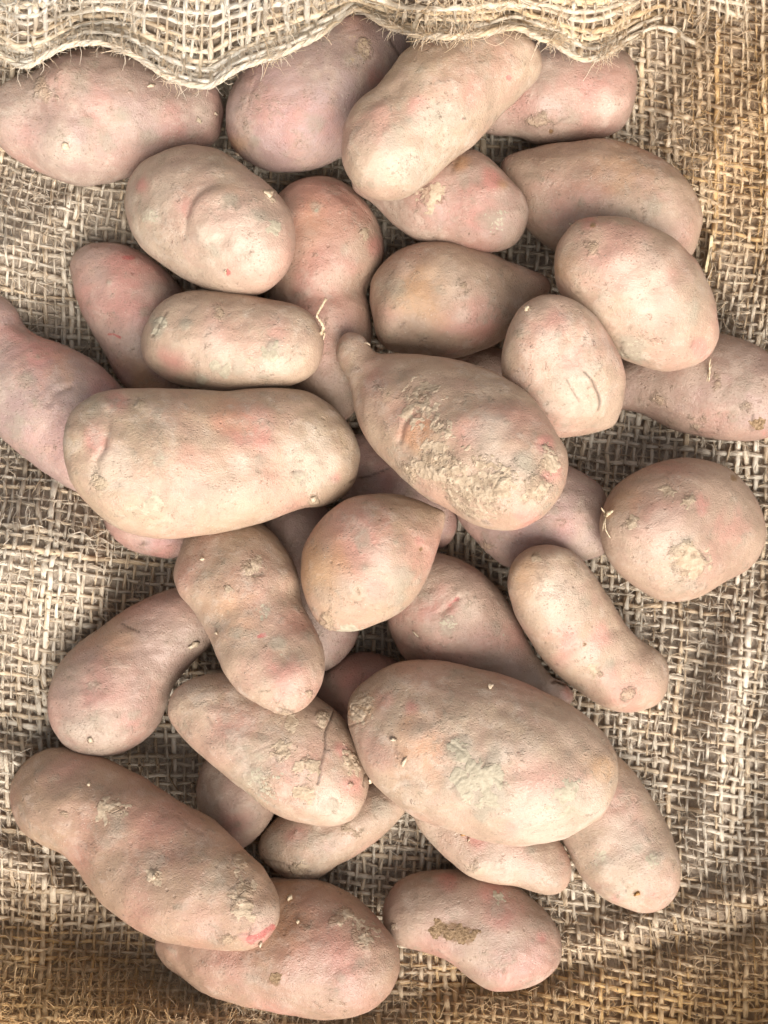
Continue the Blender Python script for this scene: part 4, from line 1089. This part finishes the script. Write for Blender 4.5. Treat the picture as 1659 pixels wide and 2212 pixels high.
patch('I', [(6, 955, 535, 55), (6, 1000, 560, 40)], M_CAKE, "sunken_scar", 0.00017, "oval grey sunken scar", rag=.2)
patch('H', [(2, 510, 1105, 28)], M_CAKE, "dried_mud", 0.00017, rag=.4)
patch('H', [(2, 760, 1232, 26)], M_SOIL, "dried_soil", 0.00024, rag=.4)
patch('F', [(2, 1470, 1160, 46), (2, 1420, 1150, 30)], M_CAKE, "dried_mud", 0.00019, rag=.5)
patch('F', [(2, 1130, 1040, 60)], M_SOIL, "dried_soil", 0.00031, rag=.8)
patch('C', [(2, 945, 690, 62)], M_CAKE, "dried_mud", 0.00011, rag=.6)
patch('GG', [(11, 420, 862, 42)], M_SOIL, "dried_soil", 0.00024, rag=.5)
patch('BB', [(11, 660, 1085, 42)], M_SOIL, "dried_soil", 0.00027, rag=.6)
patch('BB', [(11, 770, 1190, 52)], M_SOIL, "dried_soil", 0.00024, rag=.7)
patch('CC', [(11, 1495, 990, 28)], M_CAKE, "dried_mud", 0.00027, rag=.5)
patch('T', [(9, 745, 890, 30)], M_SOIL, "dried_soil", 0.00027, rag=.6)
patch('T', [(9, 435, 290, 20)], M_SOIL, "stem_scar", 0.00024, rag=.3)
patch('B', [(2, 740, 250, 46)], M_SOIL, "dried_soil", 0.00019, rag=.6)

# ------------------------------------------------------------------ burlap sack
sack = bpy.data.objects.new("burlap_sack", None)
COL.objects.link(sack)
sack['label'] = "coarse brown burlap sack lying open under and around the heap of potatoes"
sack['category'] = 'sack'

PU, PV = 18.4, 20.8
RAD = 4.0
# where the cloth is buried deep under the heap nothing of it can be seen
cov = np.zeros((222, 166), bool)
yy, xx = np.mgrid[0:222, 0:166]
cx_, cy_ = xx * 10 + 5.0, yy * 10 + 5.0
for p in pots.values():
    Q = p.outline[::4]
    ins = np.zeros(cov.shape, bool)
    x1, y1 = Q[:, 0], Q[:, 1]
    x2, y2 = np.roll(x1, -1), np.roll(y1, -1)
    for a, b, c, d in zip(x1, y1, x2, y2):
        if b == d:
            continue
        cond = ((b > cy_) != (d > cy_)) & (cx_ < (c - a) * (cy_ - b) / (d - b) + a)
        ins ^= cond
    cov |= ins
er = cov.copy()
for _ in range(5):
    e2 = er.copy()
    e2[1:] &= er[:-1]; e2[:-1] &= er[1:]; e2[:, 1:] &= er[:, :-1]; e2[:, :-1] &= er[:, 1:]
    er = e2


def buried(px, py):
    ix = np.clip((px / 10).astype(int), 0, 165)
    iy = np.clip((py / 10).astype(int), 0, 221)
    return er[iy, ix] & (px > 0) & (px < 1659) & (py > 0) & (py < 2212)


def warp_xy(u, v):
    px = u + 16 * np.sin(v / 310.0 + 0.5) + 9 * np.sin(v / 140.0 + u / 300.0) + 7 * np.sin(u / 170.0 + v / 400.0) - 0.05 * (v - 1106)
    px = px - 26 * np.exp(-((v - 520) / 260) ** 2) * np.exp(-((u - 150) / 260) ** 2)
    py = v + 0.10 * (u - 830) + 14 * np.sin(u / 250.0 + 1.0) + 8 * np.sin(u / 120.0 + v / 280.0)
    py = py + 0.16 * (u - 200) * np.exp(-((v - 560) / 220) ** 2) * sig((420 - u) / 60)
    return px, py


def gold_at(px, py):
    """golden tint: light glowing through the front strip, painted in; also top right corner"""
    a = sig((py - np.interp(px, YW[:, 0], YW[:, 1]) - 5 + 28 * np.sin(px / 130.0)) / 75.0)  # front strip: orange glow of shaded, backlit cloth put into the colour
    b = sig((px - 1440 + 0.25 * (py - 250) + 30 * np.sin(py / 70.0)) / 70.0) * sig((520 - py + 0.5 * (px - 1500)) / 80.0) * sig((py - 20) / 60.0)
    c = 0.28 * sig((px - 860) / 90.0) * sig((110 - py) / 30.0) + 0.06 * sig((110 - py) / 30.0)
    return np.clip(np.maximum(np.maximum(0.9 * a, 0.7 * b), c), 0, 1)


class Tubes:
    """many threads joined in one mesh"""
    def __init__(self):
        self.V, self.F, self.al, self.an, self.to, self.go = [], [], [], [], [], []
        self.n = 0
        self.lines = []

    def add(self, C, rad, sides, tone, keep=None, flat=1.0, twist=0.0, al0=0.0, remember=True):
        n = len(C)
        if n < 3:
            return
        tg = np.gradient(C, axis=0)
        tg /= np.linalg.norm(tg, axis=1)[:, None] + 1e-12
        s1 = np.cross(tg, np.array([0, 0, 1.0]))
        s1 /= np.linalg.norm(s1, axis=1)[:, None] + 1e-9
        s2 = np.cross(s1, tg)
        a = np.linspace(0, 2 * math.pi, sides, endpoint=False)
        ca, sa = np.cos(a), np.sin(a) * flat
        V = C[:, None] + rad[:, None, None] * (ca[None, :, None] * s1[:, None] + sa[None, :, None] * s2[:, None])
        i = np.arange(n - 1)
        if keep is not None:
            i = i[keep[:-1] & keep[1:]]
        i = i[:, None] * sides
        j = np.arange(sides)[None]
        jn = (j + 1) % sides
        q = np.stack([i + j, i + jn, i + sides + jn, i + sides + j], -1).reshape(-1, 4)
        L = np.concatenate([[0], np.cumsum(np.linalg.norm(np.diff(C, axis=0), axis=1))]) / (2 * RAD * PX) + al0
        self.V.append(V.reshape(-1, 3))
        self.F.append(q + self.n)
        self.al.append(np.repeat(L, sides))
        self.an.append(np.tile(np.abs(a - math.pi) / math.pi, n))
        self.to.append(np.full(n * sides, tone))
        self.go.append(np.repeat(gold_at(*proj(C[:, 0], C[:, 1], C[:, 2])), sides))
        self.n += n * sides
        if remember:
            self.lines.append((C if keep is None else C[keep], tg if keep is None else tg[keep], tone))

    def build(self, name, mat, parent, stuff=True):
        V = np.concatenate(self.V)
        F = np.concatenate(self.F)
        used = np.zeros(len(V), bool)
        used[F.ravel()] = True
        mp = np.cumsum(used) - 1
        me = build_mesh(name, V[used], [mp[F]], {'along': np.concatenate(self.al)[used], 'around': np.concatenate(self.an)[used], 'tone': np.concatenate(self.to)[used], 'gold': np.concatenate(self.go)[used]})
        o = obj(name, me, mat, parent)
        if stuff:
            o['kind'] = 'stuff'
        return o


def smooth_rand(n, lam, g):
    k = max(4, int(n / lam) + 3)
    return np.interp(np.linspace(0, k - 1, n), np.arange(k), g.normal(size=k))


def thread_set(us, run, pos_fn, h_fn, pitch_run, cull_fn, T, g, sgn, radius, amp=3.6, per=5, loose=True):
    """threads at parameters us, running along 'run' samples"""
    for idx, u in us:
        t = run
        n = len(t)
        jl = smooth_rand(n, 8, g) * 1.9 + smooth_rand(n, 40, g) * 2.8
        px, py = pos_fn(u, t, jl)
        z = h_fn(px, py, u, t)
        ph = math.pi * t / pitch_run + math.pi * idx
        z = z + sgn * amp * PX * np.cos(ph)
        wx, wy = w2(px, py, z)
        C = np.stack([wx, wy, z], -1)
        base = radius * PX * float(np.clip(g.normal(1.0, 0.26), .58, 1.75))
        rad = base * np.clip(1 + 0.16 * smooth_rand(n, 7, g) + 0.14 * smooth_rand(n, 30, g), .5, 1.9)
        keep = ~cull_fn(px, py)
        tone = g.uniform()
        T.add(C, rad, 5, tone, keep, flat=0.62)
        if loose:
            for rep in range(1):
                off = np.stack([smooth_rand(n, 6, g), smooth_rand(n, 6, g), 0.4 + 0.5 * smooth_rand(n, 5, g)], -1) * base * 0.95
                T.add(C + off, np.full(n, base * 0.30), 3, g.uniform(), keep, remember=False)


def h_main(px, py, u, t):
    return cloth_h(px, py)


run_v = np.arange(-185, 2430, PV / 4)
run_u = np.arange(-130, 1790, PU / 4)
TW, TF = Tubes(), Tubes()
g = np.random.default_rng(21)
thread_set([(i, -130 + i * PU) for i in range(105)], run_v, lambda u, t, j: (lambda q: (q[0] + j, q[1]))(warp_xy(np.full_like(t, u) , t)),
           h_main, PV, buried, TW, g, 1, RAD)
thread_set([(i, -185 + i * PV) for i in range(126)], run_u, lambda v, t, j: (lambda q: (q[0], q[1] + j))(warp_xy(t, np.full_like(t, v))),
           h_main, PU, buried, TF, g, -1, RAD)
o1 = TW.build("warp_threads", M_THREAD, sack)
o2 = TF.build("weft_threads", M_THREAD, sack)
# felted underside that closes the weave
NU, NV = 110, 150
uu, vv = np.meshgrid(np.linspace(-130, 1790, NU), np.linspace(-185, 2430, NV))
zz = cloth_h(uu, vv) - 0.0020
wx, wy = w2(uu, vv, zz)
i = np.arange(NV - 1)[:, None] * NU
j = np.arange(NU - 1)[None]
q = np.stack([i + j, i + NU + j, i + NU + j + 1, i + j + 1], -1).reshape(-1, 4)
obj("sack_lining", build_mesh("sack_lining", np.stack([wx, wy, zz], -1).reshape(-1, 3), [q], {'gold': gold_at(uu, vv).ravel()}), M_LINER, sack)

# ---- turned-over hem along the top
EDGE = np.array([(-120, 100), (-40, 92), (0, 114), (29, 133), (61, 141), (94, 124), (123, 104), (163, 91), (212, 87), (253, 98), (302, 123), (347, 151), (380, 168), (429, 182), (458, 184),
                 (480, 166), (515, 145), (556, 129), (609, 114), (650, 94), (691, 72), (728, 45), (752, 22), (775, 16), (800, 32), (822, 45), (862, 65), (903, 77), (965, 77), (1022, 76), (1059, 68),
                 (1095, 56), (1125, 60), (1153, 76), (1194, 86), (1220, 106), (1259, 127), (1288, 127), (1320, 111), (1349, 95), (1380, 78), (1420, 62), (1470, 80), (1530, 115), (1590, 142), (1660, 160), (1800, 175)], float)
eu = np.arange(-110, 1790, 4.4)
ey = np.interp(eu, EDGE[:, 0], EDGE[:, 1])
ey = gauss1(ey, 2.2)
# rest height: just above whatever lies below the first strip of the hem
ez = np.zeros_like(eu)
for k, x in enumerate(eu):
    zmax = 0.0
    for dv in (-10, 0, 15, 40, 70):
        zt = 0.05
        for _ in range(3):
            wx_, wy_ = w2(x, ey[k] - dv, zt)
            iy, ix = cells(np.array(wx_), np.array(wy_))
            zt = float(HM[iy, ix])
        zmax = max(zmax, zt)
    ez[k] = zmax
ez = np.maximum(ez, np.roll(ez, 6)); ez = np.maximum(ez, np.roll(ez, -6))
ez = gauss1(ez, 8.0) + 0.0045


def flap_pos(u, v):
    """u along the photograph, v up from the edge"""
    e = np.interp(u, eu, ey)
    lean = 0.55 * v / (1 + v / 110.0) * np.interp(u, [0, 180, 330, 470, 600, 760, 900, 1100, 1250, 1400, 1659], [.3, -.5, .5, .0, -.4, -.2, .3, -.3, .35, .1, .1])
    e = e * np.exp(-v / 95.0) + (1 - np.exp(-v / 95.0)) * (72 + 22 * np.sin(u / 170.0 + 1.2) + 9 * np.sin(u / 61.0))
    return u + lean, e - v


def flap_h(px, py, u, v):
    u = u + 0 * px
    v = v + 0 * px
    b = np.interp(u, eu, ez)
    f = (0.030 + 0.010 * np.sin(u / 120.0 + 2.2) + 0.006 * np.sin(u / 47.0)) * sstep((v - 22) / 75.0) + 0.0055 * np.exp(-(v / 11.0) ** 2) + 0.004 * np.exp(-((v - 85) / 30.0) ** 2)
    f = f + 0.0045 * np.sin(u / 88.0 + 0.5 + v / 60.0 + 1.3 * np.sin(u / 230.0)) * (1 - np.exp(-v / 60.0))
    f = f + 0.014 * np.exp(-((u - 60) / 110.0) ** 2) * sstep(v / 90.0)
    f = f - 0.012 * np.exp(-((u - 215) / 60.0) ** 2) * np.exp(-((v - 55) / 40.0) ** 2)
    f = f - 0.014 * np.exp(-((u - 760) / 40.0) ** 2) * np.exp(-(v / 60.0) ** 2)
    f = f + 0.010 * np.exp(-((u - 960) / 130.0) ** 2) * sstep(v / 60.0)
    f = f - 0.010 * np.exp(-((u - 1120) / 40.0) ** 2) * np.exp(-((v - 25) / 30.0) ** 2)
    return b + f


HV, HU = 18.5, 21.0
TH = Tubes()
g = np.random.default_rng(5)
nocull = lambda px, py: np.zeros(np.shape(px), bool)
vr = np.arange(0, 330, HV / 6)
for idx in range(88):
    u = -90 + idx * HU
    thread_set([(idx, u)], vr, lambda u, t, jj: (lambda q: (q[0] + jj, q[1]))(flap_pos(np.full_like(t, u), t)), flap_h, HV, nocull, TH, g, 1, 4.2, amp=3.2)
ur = np.arange(-105, 1785, HU / 6)
vlist = [3, 9, 15, 22] + [34 + HV * k * 0.93 for k in range(16)]


def flap_h_t(px, py, v, t):
    return flap_h(px, py, t, v)


for idx, v in enumerate(vlist):
    thread_set([(idx, v)], ur, lambda v, t, jj: (lambda q: (q[0], q[1] + jj))(flap_pos(t, np.full_like(t, v))), flap_h_t, HU, nocull, TH, g, -1, 4.3, amp=3.0)
oh = TH.build("hem_threads", M_HEM, sack)
c = oh.copy()
COL.objects.link(c)
c.parent = sack
c.location = (0.0023, 0.0050, -0.0030)
# twisted cord along the very edge (three plies)
TC = Tubes()
t = np.arange(-105, 1392, 3.0)
px, py = flap_pos(t, np.full_like(t, -2.0))
z = flap_h(px, py, t, np.zeros_like(t))
wob = smooth_rand(len(t), 18, g) * 1.2
fade = np.interp(t, [1250, 1392], [1, .22])
for ply in range(3):
    a = t / 11.0 + ply * 2.094
    wx, wy = w2(px, py + wob + 3.0 * fade * np.cos(a), z)
    TC.add(np.stack([wx, wy, z + 3.0 * PX * fade * np.sin(a)], -1), np.full(len(t), 3.7 * PX) * fade * (1 + .15 * smooth_rand(len(t), 12, g)), 6, g.uniform())
TC.build("hem_cord", M_HEM, sack)
# felted layer behind the hem's weave
NU, NV = 200, 26
uu, vv = np.meshgrid(np.linspace(-108, 1785, NU), np.linspace(14, 335, NV))
px, py = flap_pos(uu, vv)
zz = flap_h(px, py, uu, vv) - 0.0052
wx, wy = w2(px, py, zz)
i = np.arange(NV - 1)[:, None] * NU
j = np.arange(NU - 1)[None]
q = np.stack([i + j, i + NU + j, i + NU + j + 1, i + j + 1], -1).reshape(-1, 4)
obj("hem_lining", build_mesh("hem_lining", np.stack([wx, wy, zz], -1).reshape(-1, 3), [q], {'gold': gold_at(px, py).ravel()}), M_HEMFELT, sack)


# ---- loose fibres standing out of the threads
def fibres(name, lines, count, lmin, lmax, rad, up, seed, weight=None):
    g = np.random.default_rng(seed)
    C = np.concatenate([l[0] for l in lines])
    Tg = np.concatenate([l[1] for l in lines])
    w = None
    if weight is not None:
        qx, qy = proj(C[:, 0], C[:, 1], C[:, 2])
        w = weight(qx, qy)
        w = w / w.sum()
    pick = g.choice(len(C), count, p=w)
    P = C[pick] + g.normal(size=(count, 3)) * RAD * PX * 0.5
    d = Tg[pick] * g.choice([-1, 1], count)[:, None] * g.uniform(0.2, 1.2, count)[:, None] + g.normal(size=(count, 3)) * np.array([.7, .7, .35]) + np.array([0, 0, up])
    d /= np.linalg.norm(d, axis=1)[:, None]
    L = (lmin + (lmax - lmin) * g.beta(1.1, 3.2, count)) * PX
    ax = g.normal(size=(count, 3))
    ax /= np.linalg.norm(ax, axis=1)[:, None]
    curl = g.normal(size=count) * 2.3
    K = 4
    pts = [P]
    for k in range(K - 1):
        d = d + np.cross(ax, d) * (curl / (K - 1))[:, None] + g.normal(size=(count, 3)) * 0.13 + np.array([0, 0, -0.10 * up])
        d /= np.linalg.norm(d, axis=1)[:, None]
        pts.append(pts[-1] + d * (L / (K - 1))[:, None])
    pts = np.stack(pts, 1)
    tg = np.gradient(pts, axis=1)
    tg /= np.linalg.norm(tg, axis=2)[..., None] + 1e-12
    s1 = np.cross(tg, np.array([0.1, 0.05, 1.0]))
    s1 /= np.linalg.norm(s1, axis=2)[..., None] + 1e-9
    s2 = np.cross(s1, tg)
    r = rad * PX * g.uniform(0.6, 1.5, count)[:, None] * np.linspace(1, 0.45, K)[None]
    a = np.array([0.5, 2.594, 4.688])
    V = pts[:, :, None] + r[..., None, None] * (np.cos(a)[None, None, :, None] * s1[:, :, None] + np.sin(a)[None, None, :, None] * s2[:, :, None])
    b = (np.arange(count) * K * 3)[:, None, None] + (np.arange(K - 1) * 3)[None, :, None]
    j = np.arange(3)[None, None]
    jn = (j + 1) % 3
    F = np.stack([b + j, b + jn, b + 3 + jn, b + 3 + j], -1).reshape(-1, 4)
    tone = np.repeat(g.uniform(size=count), K * 3)
    al = np.tile(np.repeat(np.arange(K) * 2.0, 3), count)
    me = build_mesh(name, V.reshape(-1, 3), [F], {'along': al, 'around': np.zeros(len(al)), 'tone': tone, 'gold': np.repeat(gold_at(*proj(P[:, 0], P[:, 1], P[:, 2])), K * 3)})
    o = obj(name, me, M_FIBRE, sack)
    o['kind'] = 'stuff'
    return o


def wmain(x, y):
    w = np.where((x > -40) & (x < 1700) & (y > -40) & (y < 2260), 1.0, 0.02)
    w = w * (1 + 5.0 * np.exp(-((x - 330) / 300) ** 2 - ((y - 2180) / 85) ** 2) + 1.6 * np.exp(-((x - 1540) / 170) ** 2 - ((y - 290) / 170) ** 2) + 0.5 * sig((y - 2050) / 40))
    ins = buried(x, y)
    return np.where(ins, 1e-6, w)


fibres("loose_fibres", TW.lines + TF.lines, 42000, 5, 58, 0.68, 0.20, 3, wmain)
fibres("hem_fibres", TH.lines + TC.lines, 9000, 6, 60, 0.62, 0.16, 4, lambda x, y: np.where((x > -40) & (x < 1700) & (y > -40), 0.25 + 1.6 * np.clip(np.sin(x / 47.0 + 2 * np.sin(x / 133.0)) * np.sin(x / 21.0 + y / 60.0), 0, 1), 0.03))

# ------------------------------------------------------------------ small loose things
def strip(name, pts, width, thick, mat):
    pts = np.array(pts, float)
    n = len(pts)
    tg = np.gradient(pts, axis=0)
    tg /= np.linalg.norm(tg, axis=1)[:, None]
    s = np.cross(tg, [0, 0, 1.0])
    s /= np.linalg.norm(s, axis=1)[:, None]
    u = np.cross(s, tg)
    wd = np.broadcast_to(np.array(width, float), (n,))[:, None]
    V = np.stack([pts - s * wd, pts - s * wd * .6 + u * thick, pts + s * wd * .6 + u * thick, pts + s * wd, pts - u * thick * .3], 1).reshape(-1, 3)
    i = np.arange(n - 1)[:, None] * 5
    j = np.arange(5)[None]
    jn = (j + 1) % 5
    q = np.stack([i + j, i + jn, i + 5 + jn, i + 5 + j], -1).reshape(-1, 4)
    caps = [np.arange(5)[None, ::-1], (np.arange(5) + (n - 1) * 5)[None]]
    c = V.mean(0)
    return obj(name, build_mesh(name, V - c, [q] + caps, smooth=False), mat, loc=c)


pts = []
for f in np.linspace(0, 1, 7):
    ux, uy = 1537 - 11 * f + 1.5 * math.sin(f * 5), 508 + 80 * f
    z = float(cloth_h(np.array(ux), np.array(uy))) + 0.0026
    x, y = w2(ux, uy, z)
    pts.append((x, y, z))
st = strip("straw", pts, [4.4 * PX] * 6 + [3.4 * PX], 1.5 * PX, M_STRAW)
st['label'] = "short pale yellow piece of straw lying on the burlap at right"
st['category'] = 'straw'


# crumbs of soil and chaff caught in the weave
g = np.random.default_rng(77)
lines = TW.lines + TF.lines
C = np.concatenate([l[0] for l in lines])
qx, qy = proj(C[:, 0], C[:, 1], C[:, 2])
ok = (qx > 0) & (qx < 1659) & (qy > 120) & (qy < 2200) & ~cov[np.clip((qy / 10).astype(int), 0, 221), np.clip((qx / 10).astype(int), 0, 165)]
C = C[ok]
ico = np.array([[1, 0, 0], [-1, 0, 0], [0, 1, 0], [0, -1, 0], [0, 0, 1], [0, 0, -1]], float)
tri = np.array([[0, 2, 4], [2, 1, 4], [1, 3, 4], [3, 0, 4], [2, 0, 5], [1, 2, 5], [3, 1, 5], [0, 3, 5]])
Vs, Fs = [], []
for k in range(600):
    r = PX * g.uniform(1.2, 3.6) * (1.6 if g.uniform() < .08 else 1)
    Vs.append(C[g.integers(len(C))] + np.array([0, 0, RAD * PX * .7]) + ico * r * g.uniform(.5, 1.3, (6, 3)))
    Fs.append(tri + 6 * k)
cr = obj("soil_crumbs", build_mesh("soil_crumbs", np.concatenate(Vs), [np.concatenate(Fs)], smooth=False), plain("loose_soil", (0.16, 0.105, 0.06), (0.36, 0.26, 0.16), 0.9, 2000), sack)
cr['kind'] = 'stuff'
